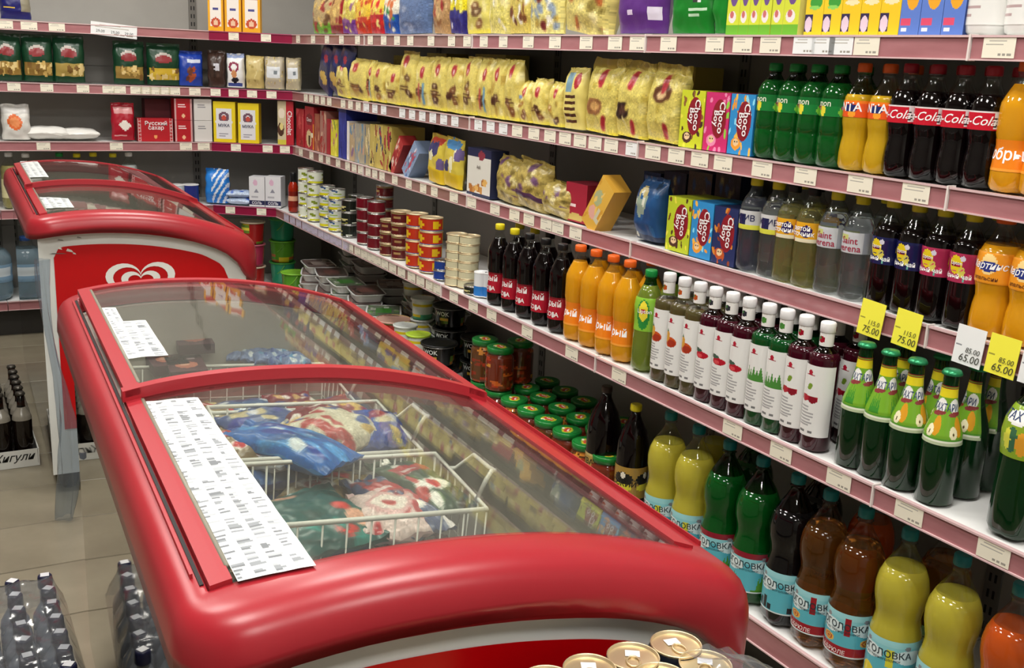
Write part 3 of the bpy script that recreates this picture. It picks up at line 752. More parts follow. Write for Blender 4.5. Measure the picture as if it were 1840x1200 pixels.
CLEAR = thin_clear('clear_pet', '#f2f4f2', .03, 1.5); CLEAR_G = thin_clear('green_pet', '#4fa564', .03, 1.5); CLEAR_B = thin_clear('brown_glass', '#8a5a30', .03, 1.5)
def liq(name, c, trans=0, rough=.06): return pmat(name, c, rough, trans=trans, ior=1.34, coat=.35)
L_COLA = liq('cola', '#080304'); L_ORANGE = liq('orange_soda', '#eaa41a', .25); L_FANTA = liq('pale_orange_soda', '#cfa51d', .2); L_LEMON = liq('green_bottle_soda', '#0b6020', .45)
L_YELL = liq('yellow_lemonade', '#ddd04a', .45); L_BROWN = liq('brown_soda', '#b8742c', .9); L_WATER = liq('still_water', '#eef6f8', .97, .02); L_YWATER = liq('yellow_tinted_water', '#d8d486', .9, .02)
L_DGREEN = liq('dark_green_glass', '#062a10', 0); L_TEA = liq('green_tea', '#8aa03a', .5); L_SYRY = liq('olive_syrup', '#5b5330', .3); L_SYRR = liq('dark_red_syrup', '#3a0a18', .1); L_SYRG = liq('green_syrup', '#0a4a1e', .15); L_BLACK = liq('black_soda', '#0c0a0c'); L_RED = liq('orange_red_soda', '#c8541c', .2)
capm = lambda n, c: pmat('cap_'+n, c, .35)
C_RED, C_ORG, C_YEL, C_BLK, C_GRN, C_TEAL, C_WHT, C_NAVY, C_DBRN = capm('dark_red', '#a01428'), capm('orange', '#e8641c'), capm('yellow', '#e0d020'), capm('black', '#151517'), capm('green', '#12883c'), capm('teal', '#127a80'), capm('white', '#eeeeee'), capm('navy', '#14163a'), capm('dark_brown', '#3a2a26')

# ---- second shelf, bottles
I2 = .05
a = Art(60, 12, '#0c6a2c'); a.rect(0, 0, 1, .55, '#127a34'); [a.ell(x, .3, .045, .32, '#e6d83a') for x in (.2, .52, .84)]; [a.ell(x-.07, .28, .03, .25, '#7ac23a') for x in (.2, .52, .84)]; [a.ell(x-.05, .5, .02, .16, '#b0485a') for x in (.2, .52, .84)]
h = min(.232, hpx('R', 2, 1490, 118, I2+.03))
row(bottle('soda_bottle', 'pet', h, .036, L_LEMON, CLEAR_G, C_GRN, label=(.52, .70, a), texts=[('lemon', .02, 0, .655, '#e8f0d8', .01, 0)]), 'R', 2, [1378, 1414, 1452, 1492], .045, 'green lemon soda bottle, yellow fruit on label', 'the cereal boxes', 'bottle', 'green soda bottles, second shelf', back=1, drz=-0.3)
a = Art(60, 12, '#e8561c'); a.rect(0, .8, 1, 1, '#f07a1c'); [a.ell(x, .25, .05, .3, '#f6a02c') for x in (.3, .62)]; [a.ell(x-.02, .55, .09, .25, '#1c2a6a') for x in (.4, .62)]
row(bottle('soda_bottle', 'contour', .222, .034, L_FANTA, CLEAR, C_ORG, label=(.52, .68, a), fill=.74, texts=[('FANTA', .026, 0, .62, '#f4f4f4', .03, 0)]), 'R', 2, [1532, 1577], .045, 'yellow soda bottle with orange-navy label', 'the green soda bottles', 'bottle', 'orange soda bottles, second shelf', back=1, drz=-0.4)
a = Art(60, 12, '#c8142c'); a.rect(0, .93, 1, 1, '#e8e0e0'); a.rect(.80, .1, .86, .9, '#e8e8e8'); a.lines(.8, .15, .86, .85, 5, '#333333')
row(bottle('cola_bottle', 'contour', .224, .034, L_COLA, CLEAR, C_RED, label=(.5, .66, a), fill=.80, texts=[('Coca-Cola', .024, .004, .58, '#f8f8f8', .015, .35)]), 'R', 2, [1612, 1659, 1708, 1756], .045, 'cola bottle, bright red label, white script', 'the orange soda bottles', 'bottle', 'cola bottles, second shelf', back=1, drz=-0.55)
a = Art(60, 12, '#f0861c'); a.rect(0, 0, 1, .1, '#f4a03a')
pb = lambda h, r: bottle('orange_soda_bottle', 'contour', h, r, L_ORANGE, CLEAR, C_ORG, label=(.17, .42, a), fill=.86, texts=[('Добрый', .03, .012, .3, '#ffffff', .03, 0)])
row(pb(.234, .037), 'R', 2, [1812, 1868], .045, 'bright orange soda bottle on second shelf', 'the cola bottles', 'bottle', 'orange juice-soda bottles, second shelf', drz=-0.35)

# ---- fourth shelf bottles
a4 = Art(60, 12, '#a8142a'); a4.rect(0, .9, 1, 1, '#7a0c1c'); [a4.ell(x, .2, .022, .16, '#d8d8d8') for x in (.35, .72)]
pc = lambda cap: bottle('cola_bottle', 'contour', .268, .036, L_COLA, CLEAR, cap, label=(.16, .42, a4), fill=.86, texts=[('Добрый', .028, .01, .34, '#f0e8e8', .02, 0), ('COLA', .02, .03, .22, '#f0e8e8', .02, 0)])
row(pc(C_YEL), 'R', 4, [893, 919], .045, 'dark cola bottle with yellow cap', 'the yoghurt cups', 'bottle', 'cola bottles, fourth shelf', back=1, drz=-0.7)
row(pc(C_BLK), 'R', 4, [945, 973, 1003], .045, 'dark cola bottle with black cap', 'the yellow-capped colas', 'bottle', 'cola bottles, fourth shelf', back=1, drz=-0.7)
row(pb(.28, .039), 'R', 4, [1034, 1061, 1091, 1120], .048, 'orange soda bottle on fourth shelf', 'the black-capped colas', 'bottle', 'orange soda bottles, fourth shelf', back=1, drz=-0.75)
a = Art(60, 24, '#8ac23c'); a.ell(.6, .5, .1, .45, '#2a8a3c'); a.ell(.6, .6, .07, .3, '#f0e040'); a.rect(.56, .55, .64, .68, '#c01c2c')
row(bottle('tea_bottle', 'slim', .272, .038, L_TEA, CLEAR_G, C_GRN, label=(.42, .76, a), fill=.88, texts=[('Lipton', .016, .022, .62, '#ffffff', .02, 0)]), 'R', 4, [1157], .05, 'green iced-tea bottle with green cap and yellow round label mark', '', 'bottle', None, back=1)
def syrup_art(kind):
    a = Art(80, 90, '#e9e9e6')
    a.ell(.5, .9, .05, .03, '#b01c34'); a.tri(.44, .56, .86, .93, '#b01c34'); a.rect(.4, .855, .6, .865, '#9a3040')
    if kind == 'pear': a.ell(.5, .54, .19, .085, '#c8501c'); a.ell(.40, .62, .11, .09, '#d8a03c', .5); a.ell(.56, .52, .12, .06, '#a8341c'); a.tri(.36, .46, .7, .76, '#2a6a2c')
    if kind == 'pom': a.ell(.54, .53, .18, .055, '#b4182c'); a.ell(.42, .60, .14, .03, '#3a5a4a'); a.ell(.5, .52, .08, .03, '#d84a50'); a.tri(.26, .36, .60, .68, '#3a5a3a')
    if kind == 'aloe': [a.tri(.28+i*.07, .37+i*.08, .46, .64+.05*(i % 2), '#4a8a3a') for i in range(6)]
    if kind == 'cherry': a.ell(.52, .7, .06, .04, '#7a9a34', .7); a.rect(.3, .5, .7, .57, '#a8182c'); a.ell(.42, .53, .1, .05, '#b01c30'); a.ell(.6, .52, .09, .05, '#8a1226')
    a.lines(.3, .14, .72, .44, 7, '#a9a9a9', 3); a.rect(.36, .05, .5, .075, '#777777'); a.rect(.58, .05, .66, .075, '#777777'); return a
def syrup(kind, l, cl):
    art = syrup_art(kind); fc = {'pear': '#b8501c', 'pom': '#2a3038', 'aloe': '#4a8a3a', 'cherry': '#9a1428'}[kind]
    sm = print_mat('sleeve_white', .35)
    b = bottle('syrup_bottle', 'syrup', .282, .0335, l, cl, C_WHT, cap_h=.020, cap_r=.0165, fill=.80, lobes=False, label=(.12, .70, art), arc=.86)
    z0, z1 = .85, .955; S = MB(); sa = Art(24, 16, '#ecebe6'); sa.ell(.5, .5, .09, .24, fc); sa.ell(.47, .62, .05, .1, '#3a7a3a')
    S.grid(lambda u, v: (.0152*math.sin((u-.5)*2*PI), -.0152*math.cos((u-.5)*2*PI), .271*(z0+(z1-z0)*v)), 24, 16, sa.at); S.obj('neck_sleeve', GLOSS, b)
    return b
for kind, l, cl, pxs, desc, frm, k in (
    ('pear', L_SYRY, CLEAR, [1189, 1215, 1242], 'syrup bottle with pear on white label', 'the green tea bottle', 1),
    ('pom', L_SYRR, CLEAR_B, [1269, 1298, 1327], 'syrup bottle with pomegranate on white label', 'the pear syrups', 1),
    ('aloe', L_SYRG, CLEAR_G, [1361, 1392], 'green syrup bottle with leaves on label', 'the pomegranate syrups', 1),
    ('cherry', L_SYRR, CLEAR_B, [1425, 1462], 'syrup bottle with cherries on white label', 'the green syrups', 1)):
    row(syrup(kind, l, cl), 'R', 4, pxs, .040, desc, frm, 'bottle', 'syrup bottles, fourth shelf', back=k, dinset=.078 if kind != 'cherry' else .10, jit=.04)
def nat(fruit):
    a = Art(120, 60, '#74a82c'); a.rect(0, .80, 1, .95, '#e6d628'); a.rect(0, .95, 1, .97, '#8a1c2c'); a.rect(0, .985, 1, 1, '#8a1c2c'); a.rect(0, 0, 1, .05, '#b8c4a0'); a.rect(0, .05, 1, .12, '#5a9a34')
    for x0 in (.18, .5, .82):
        a.ell(x0, .66, .13, .12, '#f2f2ee', .15); a.ell(x0, .53, .14, .04, '#8a3a3a', .15)
        if fruit == 'pear': a.ell(x0+.03, .32, .06, .17, '#d89a24'); a.ell(x0-.05, .22, .055, .11, '#eee8c0'); a.ell(x0-.05, .2, .01, .03, '#5a4a2a')
        elif fruit == 'feijoa': a.ell(x0-.02, .3, .06, .16, '#3a7a3a'); a.ell(x0-.06, .3, .035, .14, '#b8d04a'); a.ell(x0+.07, .3, .04, .14, '#e0b030')
        else: [a.tri(x0-.08+.03*i, x0-.04+.03*i, .14, .45+.05*(i % 2), '#3a8a2c') for i in range(5)]
    a.rect(.02, .05, .98, .08, '#e8ecd8')
    return bottle('lemonade_bottle', 'beer', .268, .036, L_DGREEN, L_DGREEN, pmat('crown_green', '#2a8a5a', .3, metal=.5), fill=.72, lobes=False, crown=True, label=(.47, .90, a), texts=[('НАТАХТАРИ', .019, .004, .745, '#1c3a6a', .02, .12)], arc=1.1)
GN = 'green lemonade bottles, fourth shelf'
place(tag(nat('tarragon'), 'green lemonade bottle with crown cap and tarragon label, beside the dark syrups', 'bottle', GN), 'R', 4, 1530, .045)
place(tag(nat('tarragon'), 'green lemonade bottle with tarragon label, between the tarragon and pear ones', 'bottle', GN), 'R', 4, 1571, .045, .1)
place(tag(nat('pear'), 'green lemonade bottle with pear label, farther of the two in front', 'bottle', GN), 'R', 4, 1617, .045, .1)
place(tag(nat('pear'), 'green lemonade bottle with pear label, at the open shelf gap in front', 'bottle', GN), 'R', 4, 1676, .045, .05)
nb = nat('tarragon'); tag(nb, 'green lemonade bottle with tarragon label, rear row by the syrups', 'bottle', GN); place(nb, 'R', 4, 1598, .125, -.3)
nb = nat('pear'); tag(nb, 'green lemonade bottle with pear label, rear row middle', 'bottle', GN); place(nb, 'R', 4, 1662, .125, .9)
nb = nat('pear'); tag(nb, 'green lemonade bottle with pear label turned aside, rear row', 'bottle', GN); place(nb, 'R', 4, 1724, .125, -.9)
nb = nat('pear'); tag(nb, 'green lemonade bottle deepest in shade, rear row end', 'bottle', GN); place(nb, 'R', 4, 1762, .20, -1.2)
a = Art(60, 30, '#8aa82c')
for x0 in (.18, .5, .82): a.ell(x0, .78, .13, .14, '#f2f2ee'); a.ell(x0-.02, .35, .05, .25, '#3a6a4a'); a.ell(x0-.06, .35, .035, .22, '#d8d84a'); a.ell(x0+.07, .3, .05, .24, '#e0a030')
nb = bottle('lemonade_bottle', 'slim', .30, .047, L_DGREEN, CLEAR_G, C_GRN, fill=.85, label=(.52, .84, a), texts=[('НАТАХТАРИ', .022, 0, .78, '#1c3a6a', .02, .12)])
tag(nb, 'larger green plastic lemonade bottle cut off by the photo edge', 'bottle', None); place(nb, 'R', 4, 1820, .055)

# ---- third shelf bottles
def wbottle(art, liqm, cap, txt, colr, prof='water', h=.222, r=.034, lab=(.47, .68)): return bottle('water_bottle', prof, h, r, liqm, CLEAR, cap, label=(lab[0], lab[1], art), fill=.82, texts=txt)
a = Art(60, 16, '#c9c9c9'); a.rect(0, 0, 1, .22, '#d8d84a'); [a.rect(x, .25, x+.12, .8, '#1c2250') for x in (.1, .44, .78)]
row(wbottle(a, L_WATER, C_YEL, [('АКТИВ', .02, 0, .6, '#1c2250', .03, 0)], ''), 'R', 3, [1345, 1383], .042, 'water bottle with grey and yellow label', 'the cereal boxes', 'bottle', 'water bottles, third shelf', back=1)
a = Art(60, 16, '#e0a41c'); a.rect(0, 0, 1, .16, '#e8e0c0'); [a.ell(x, .55, .09, .3, '#2a1c5a') for x in (.22, .6)]; a.rect(.36, 0, .42, 1, '#9a3a1c')
row(wbottle(a, L_YWATER, C_BLK, [('святой\nисточник', .015, .002, .59, '#ffffff', .03, 0)], ''), 'R', 3, [1411, 1445], .042, 'yellow-tinted water bottle with golden label', 'the clear water bottles', 'bottle', 'yellow water bottles, third shelf', back=1)
a = Art(60, 16, '#c2c4c8'); a.rect(.0, .65, .5, .9, '#c2c878'); a.rect(.7, 0, .8, 1, '#9ca0a8')
row(wbottle(a, L_WATER, C_YEL, [('Saint\nverena', .02, .002, .56, '#a01c3c', .02, 0)], ''), 'R', 3, [1486, 1530], .042, 'water bottle with silver label', 'the yellow water bottles', 'bottle', 'water bottles, third shelf', back=1)
for cc, name, pxs, desc, frm in (('#14184a', 'navy', [1583, 1627], 'dark iced-tea bottle with navy label', 'the silver-label waters'), ('#a82a50', 'magenta', [1672, 1722], 'dark iced-tea bottle with magenta label', 'the navy-label teas')):
    a = Art(96, 30, cc)
    for x0 in (.14, .48, .82): a.ell(x0, .60, .085, .32, '#e8d020'); a.rect(x0-.06, .54, x0+.06, .68, '#8a1c2c'); a.ell(x0+.08, .36, .04, .18, '#d8cc5a'); a.ell(x0+.085, .82, .03, .1, '#dcd8e8'); a.rect(x0+.1, .05, x0+.125, .25, '#6ab0a0')
    a.spots(26, [tuple(hx(cc)*1.3)], size=(.01, .02), asp=3)
    row(bottle('iced_tea_bottle', 'slim', .226, .035, L_COLA, CLEAR, C_YEL, label=(.42, .68, a), fill=.80, texts=[('Lipton', .010, -.002, .587, '#ffffff', .02, 0), ('чёрный чай', .012, -.002, .47, '#ffffff', .03, 0)]), 'R', 3, pxs, .045, desc, frm, 'bottle', 'iced tea bottles, third shelf', back=1)
a = Art(60, 24, '#ee9a24'); [a.ell(x, .62, .08, .34, '#f8d890') for x in (.2, .52, .84)]; [a.ell(x, .55, .115, .16, '#2a3a8a') for x in (.2, .52, .84)]
row(bottle('orange_soda_bottle', 'contour', .232, .040, L_ORANGE, CLEAR, C_ORG, label=(.46, .72, a), fill=.78, texts=[('Мартинс', .019, 0, .605, '#ffffff', .02, .3), ('апельсин', .011, 0, .50, '#5a2a10', .02, 0)]), 'R', 3, [1776, 1838], .048, 'orange soda bottle with blue script', 'the magenta-label teas', 'bottle', 'orange soda bottles, third shelf', back=1)

# ---- bottom shelf bottles
def cherno(l, cap, band, fruit, txtc='#24343c', cl=CLEAR):
    a = Art(120, 64, '#5ab4c4'); a.rect(0, .72, 1, 1, '#8accd4'); a.rect(.0, .86, 1, 1, band if band in ('#8a1c2c',) and fruit == 'leaf' else '#9ad4da')
    for x0 in (.16, .5, .84):
        a.ell(x0, .66, .13, .16, '#dfeef0'); a.ell(x0-.02, .86, .025, .05, '#8a8a90')
        if fruit == 'lemon': a.ell(x0, .18, .07, .16, '#e8d434'); a.ell(x0+.07, .12, .05, .1, '#f4e86a')
        if fruit == 'leaf': [a.tri(x0-.08+.03*i, x0-.03+.03*i, .05, .42+.06*(i % 2), '#5a9a2c') for i in range(5)]; a.rect(x0-.12, 0, x0+.12, .08, '#4a8a24')
        if fruit == 'swirl': a.ell(x0, .36, .06, .09, '#e8b44a'); a.ring(x0, .36, .045, .07, .35, '#b8562c'); a.ell(x0, .36, .015, .03, '#b8562c')
        if fruit == 'city': [a.rect(x0-.1+.05*i, .05, x0-.06+.05*i, .18+.08*(i % 3), '#1c242c') for i in range(4)]
        if fruit == 'orange': a.ell(x0, .25, .07, .17, '#e8862c')
    if fruit == 'leaf': a.rect(0, .92, 1, .975, '#8a1c2c')
    if fruit == 'swirl': a.rect(0, .0, 1, .24, '#9a1424'); a.rect(.64, .5, .69, .9, '#9a1424')
    if fruit == 'lemon': a.rect(.66, .4, .72, .8, '#d8d43a')
    a.rect(0, 0, 1, .025, '#d8e4e4')
    return bottle('large_soda_bottle', 'big', .362, .052, l, cl, cap, cap_h=.019, fill=.80, cap_r=.0165, label=(.10, .385, a),
        texts=[('ЧЕРНОГОЛОВКА', .020, .008, .30, txtc, .02, -.1), ('Напитки из Черноголовки', .009, .012, .262, txtc, 0, .2)]+([('КРЕМ-БРЮЛЕ', .013, .0, .13, '#f0e0e0', .02, 0)] if fruit == 'swirl' else []), seg=28)
GB = 'large soda bottles, bottom shelf'
row(cherno(L_YELL, C_TEAL, '', 'lemon'), 'R', 5, [1187, 1235], .056, 'large yellow lemonade bottle with teal cap', 'the kvass bottles', 'bottle', GB, back=0, drz=-.3)
row(cherno(L_LEMON, C_TEAL, '#8a1c2c', 'leaf', cl=CLEAR_G), 'R', 5, [1288, 1345], .056, 'large green soda bottle with leaf label', 'the first yellow lemonades', 'bottle', GB, back=0, drz=-.3)
row(cherno(L_BLACK, C_TEAL, '', 'city', cl=CLEAR_B), 'R', 5, [1405], .056, 'large black soda bottle with pale label showing towers', '', 'bottle', GB, back=0, drz=-.3)
row(cherno(L_BROWN, C_TEAL, '', 'swirl'), 'R', 5, [1460, 1520], .056, 'large amber soda bottle with red-banded label', 'the black soda bottle', 'bottle', GB, back=0, drz=-.3)
row(cherno(L_YELL, C_TEAL, '', 'lemon'), 'R', 5, [1594, 1682], .056, 'large cloudy yellow soda bottle', 'the amber soda bottles', 'bottle', GB, back=0, drz=-.3)
row(cherno(L_RED, C_TEAL, '', 'orange'), 'R', 5, [1782], .056, 'large orange-red soda bottle at the photo edge', '', 'bottle', GB, back=0, drz=-.3)
for (l, f, pxs, desc, cl) in ((L_LEMON, 'leaf', [1335], 'large green soda bottle half hidden behind the green pair', CLEAR_G), (L_BLACK, 'city', [1452], 'large black soda bottle behind the amber pair', CLEAR_B), (L_RED, 'orange', [1540], 'large dark red soda bottle behind the amber pair', CLEAR), (L_BROWN, 'swirl', [1668], 'large amber soda bottle behind the cloudy yellow pair', CLEAR), (L_YELL, 'lemon', [1270], 'large yellow lemonade bottle in shade behind the green ones', CLEAR)):
    row(cherno(l, C_TEAL, '', f, cl=cl), 'R', 5, pxs, .175, desc, '', 'bottle', GB)
a = Art(60, 24, '#b8944a'); [a.ell(x, .55, .1, .3, '#8a2c1c') for x in (.3, .7)]; [a.rect(x-.12, .2, x+.12, .4, '#3a6a2c') for x in (.3, .7)]; a.rect(0, .9, 1, 1, '#c8b070')
row(bottle('kvass_bottle', 'kvass', .345, .050, L_COLA, L_COLA, C_DBRN, fill=.97, cap_r=.016, label=(.20, .44, a), texts=[('КВАС', .024, .01, .37, '#2a1c10', .03, 0)]), 'R', 5, [1077], .056, 'dark kvass bottle with brown cap and tan label', '', 'bottle', None)
a = Art(60, 24, '#a8843c'); [a.ell(x, .62, .13, .2, '#1c1a18') for x in (.25, .6, .9)]; [a.ell(x, .35, .12, .12, '#d8cc3a') for x in (.25, .6, .9)]; [a.ell(x, .72, .03, .1, '#e8e0d0') for x in (.25, .6, .9)]
row(bottle('kvass_bottle', 'kvass', .335, .046, L_COLA, L_COLA, C_YEL, fill=.97, cap_r=.016, label=(.22, .50, a), texts=[('РУССКИЙ', .022, .01, .36, '#1c1810', .03, .1)]), 'R', 5, [1128], .056, 'dark kvass bottle with yellow cap and gold label', '', 'bottle', None)

# ------------------------------------------------------------ boxes and bags: top shelf, long wall
Y1, Y2, OV, BR, RD = '#d6c56a', '#e4d680', '#6a4a2a', '#4a2a18', '#a0202c'
def cookie_art(seed, w=22, h=36, bg=Y1):
    r = random.Random(seed); w, h = max(w, 22), max(h, 36); a = Art(w, h, bg)
    a.spots(10, ['#c8b458', '#e8dc98', '#b89c48'], size=(.05, .12), seed=seed+5)
    a.rect(0, 0, 1, .05, '#e2d24a'); a.rect(0, .94, 1, 1, '#cdbc60')
    x0 = r.uniform(.38, .62)
    a.ell(x0, r.uniform(.66, .82), .13, .11, RD); a.ell(x0, .74, .04, .05, '#e8d8d0')
    for k in range(r.randint(2, 3)):
        cx, cy = r.uniform(.3, .7), r.uniform(.12, .52); c = r.choice([BR, '#7a4a28', '#8a5a34', OV, '#a87838'])
        a.ell(cx, cy, r.uniform(.14, .24), r.uniform(.05, .09), c, r.uniform(-.4, .4)); a.ell(cx, cy+.01, .08, .025, '#d8c49a')
    if seed % 3 == 0: a.rect(.15, .55, .4, .64, '#7a90b0')
    if seed % 3 == 1: a.rect(.2, .28, .8, .31, BR); a.rect(.2, .34, .7, .37, BR)
    if seed % 4 == 2: a.rect(.6, .08, .75, .5, '#6a9ab8'); a.rect(.3, .1, .42, .46, '#b84a4a')
    return a.soft(1, seed, .025)
def bag_art(bg, cols, seed, n=14, w=18, h=24, band=None):  # printed film bag
    a = Art(max(w, 30), max(h, 38), bg)
    if band: a.rect(0, band[0], 1, band[1], band[2])
    a.spots(n+8, cols, .08, .08, .92, .9, (.03, .11), seed); return a.soft(1, seed, .06)
G1 = 'packets on the top shelf'
top_items = [
 (557, 592, 8, bag_art('#b8a070', ['#6a4a2a', '#d8b868', '#a02c2c'], 1, band=(0, .3, '#6aa82c')), 'speckled snack bag with green foot, first from the corner'),
 (588, 614, 4, bag_art('#c09a58', ['#7a3a20', '#e0c070', '#8a1c20'], 2, band=(0, .2, '#8a2030')), 'brown speckled snack bag with dark red foot'),
 (610, 640, -6, bag_art('#c8b24c', ['#d8d060', '#8a5a8a', '#e8d890'], 3, band=(0, .35, '#6a2c84')), 'yellow bag with purple foot'),
 (634, 662, -8, bag_art('#dcb83c', ['#e8d068', '#c05a20', '#b02424'], 4, band=(0, .4, '#b8341c')), 'yellow bag with orange-red foot'),
 (660, 686, -8, bag_art('#e0c44c', ['#c82c24', '#e8d880'], 5, band=(0, .45, '#b01c28')), 'yellow bag with deep red foot beside the blue bag'),
 (684, 712, -6, bag_art('#d8d2c0', ['#c86a3a', '#3a8a4a', '#e8e0d0'], 6, band=(0, .45, '#1c4a9c')), 'white and blue bag with fruit print'),
 (710, 764, -10, bag_art('#5a6f96', ['#4a5f88', '#6c80a4', '#8a98b4'], 7, n=8), 'plain grey-blue bag on the top shelf'),
 (772, 802, -14, bag_art('#b08a5c', ['#c8a878', '#8a5a34', '#a02c2c'], 8), 'tan biscuit packet beside the grey-blue bag'),
 (802, 832, -14, bag_art('#e0d028', ['#3a3a8a', '#f0e868', '#ffffff'], 9, band=(0, .4, '#2a2470')), 'yellow and navy packet'),
 (832, 874, -20, cookie_art(11, 20, 24, '#d4c868'), 'yellow cookie bag beside the navy packet'),
 (872, 908, -20, bag_art('#d8cc74', ['#e8e4d8', '#c8bc58', '#e8dc98'], 12), 'yellow bag with white swirl print'),
 (908, 945, -20, bag_art('#ccb85c', ['#5a2a20', '#e8e4d8', '#7a4a2a'], 13), 'yellow bag with chocolate print, middle of the cookie bags'),
 (944, 1000, -20, bag_art('#dcd080', ['#6a2020', '#f0ead8', '#8a98a8', '#b89c48'], 14), 'pale yellow bag with cherry print'),
 (1002, 1082, -26, bag_art('#cfc070', ['#a8582c', '#e8dca0', '#8a7a3a', '#b8a85a'], 15), 'large tilted yellow pillow bag'),
]
for i, (x0, x1, yt, art, l) in enumerate(top_items):
    pack('R', 1, x0, x1, yt, art, 'bag', .055 if x1-x0 < 60 else .08, 'snack_bag', l, 'bag', G1, seed=i, side_c=tuple(art.at(.9, .8)), wf=1.02, hfix=.17 if x1 < 770 else .20, lean=.12 if x0 == 1002 else rnd.uniform(-.03, .03))
a = Art(26, 30, '#5a2c7c'); a.spots(5, ['#d8882c', '#e8b060'], .1, .45, .5, .95, (.06, .12), 3); a.ell(.82, .5, .1, .06, '#c8b890'); a.rect(.72, .16, .95, .32, '#d8d0e0'); a.rect(.3, .24, .42, .3, '#d8c8e0'); a.rect(.65, .6, 1, 1, '#3c2458'); a.lines(.68, .62, .96, .95, 6, '#8a78a0')
pack('R', 1, 1098, 1184, -20, a, 'bag', .06, 'nut_bag', 'purple nut bag with white sticker', 'bag', G1, seed=21, side_c='#4a2468', hfix=.2)
a = Art(26, 30, '#127a24'); a.ell(.2, .75, .14, .1, '#8a2c24'); a.tri(.55, .85, .6, 1, '#e8f0e4'); a.rect(.6, .36, .82, .55, '#dcdcdc'); a.lines(.6, .38, .82, .55, 3, '#333333'); a.lines(.5, .2, .95, .32, 2, '#bfe0bf')
pack('R', 1, 1196, 1270, -20, a, 'bag', .05, 'candy_bag', 'bright green bag with barcode and white peak', 'bag', G1, seed=22, side_c='#106a20', hfix=.2)
a = Art(16, 20, '#138026'); a.ell(.4, .72, .3, .1, '#8a1c34')
pack('R', 1, 1272, 1304, -20, a, 'bag', .05, 'candy_bag', 'narrow green bag with dark red berry', 'bag', G1, seed=23, side_c='#106a20', hfix=.2)
def juice_art(k):
    if k == 'violet': a = Art(36, 60, '#d0d838'); a.ell(.5, .62, .28, .14, '#6a4a8a'); a.ell(.45, .3, .3, .1, '#e8e0e0'); a.ell(.4, .34, .16, .06, '#c86a6a'); a.rect(0, 0, 1, .16, '#6ab02c'); a.lines(.15, .82, .85, .98, 2, '#6a7a20')
    elif k == 'green': a = Art(36, 60, '#e8c820'); a.ell(.45, .82, .4, .1, '#d85a20'); a.ell(.55, .5, .34, .1, '#3a9a34'); a.ell(.5, .42, .3, .03, '#8ad060'); a.rect(0, .05, .45, .32, '#2a1c4a'); a.ell(.22, .16, .2, .12, '#e0c8d8')
    elif k == 'burger': a = Art(36, 60, '#ecc41c'); a.ell(.5, .9, .3, .08, '#a02c1c'); a.ell(.5, .6, .4, .12, '#d8842c'); a.ell(.5, .48, .38, .04, '#f0e0b0'); a.rect(0, .05, .45, .32, '#2a1c4a'); a.ell(.22, .16, .2, .12, '#e0c8d8')
    else: a = Art(36, 60, '#5a7ac8'); a.ell(.55, .55, .32, .2, '#e8a41c'); a.ell(.48, .6, .2, .1, '#f0bc40'); a.ell(.15, .68, .14, .12, '#1c4a34'); a.rect(.05, .14, .55, .24, '#d84a6a'); a.rect(.1, .05, .4, .1, '#e8e8f0'); a.ell(.7, .94, .2, .05, '#e8e8f4')
    return a
def cartons(xs, kind, desc, frm, side):
    for i, (x0, x1) in enumerate(zip(xs, xs[1:])):
        pack('R', 1, x0, x1, -30, juice_art(kind), 'box', .04, 'juice_carton', f'{desc}, {ORD[i]} from {frm}', 'carton', 'juice cartons on the top shelf', side_c=side, hfix=.135, inset=.012)
cartons([1303, 1325, 1343, 1362, 1382], 'violet', 'slim yellow-green juice carton with violet print', 'the green bags', '#b8c030')
cartons([1383, 1404, 1432], 'violet', 'pale yellow juice carton', 'the slim violet-print ones', '#d0cc70')
cartons([1443, 1475, 1508], 'green', 'yellow juice carton with green fruit print', 'the pale yellow ones', '#d8b820')
cartons([1508, 1542, 1577, 1613], 'burger', 'yellow juice carton with orange-brown print', 'the green-fruit ones', '#d8b820')
cartons([1613, 1649, 1689, 1729], 'mango', 'blue juice carton with yellow mango', 'the yellow cartons', '#2c4484')
for px, l, fc, tx in ((1779, 'white plastic bottle with pear label on top shelf', '#b88a2c', 'ГРУША'), (1852, 'white plastic bottle with dark fruit label at the photo edge', '#7a1c34', 'ВИШНЯ')):
    a = Art(50, 30, '#e6e6e2'); [a.rect(x, .55, x+.14, .95, fc) for x in (.43,)]; a.rect(.36, .55, .43, .8, '#d8c42c'); a.lines(.38, .1, .62, .28, 2, '#b8a0a0')
    b = bottle('lotion_bottle', 'shampoo', .19, .047, pmat('white_plastic', '#e4e4e0', .3), MATS['white_plastic'], C_WHT, fill=.98, label=(.1, .9, a), lobes=False, texts=[(tx, .02, .0, .42, '#6a6a70', .02, 0)])
    tag(b, l, 'bottle', None); place(b, 'R', 1, px, .055, -.35)

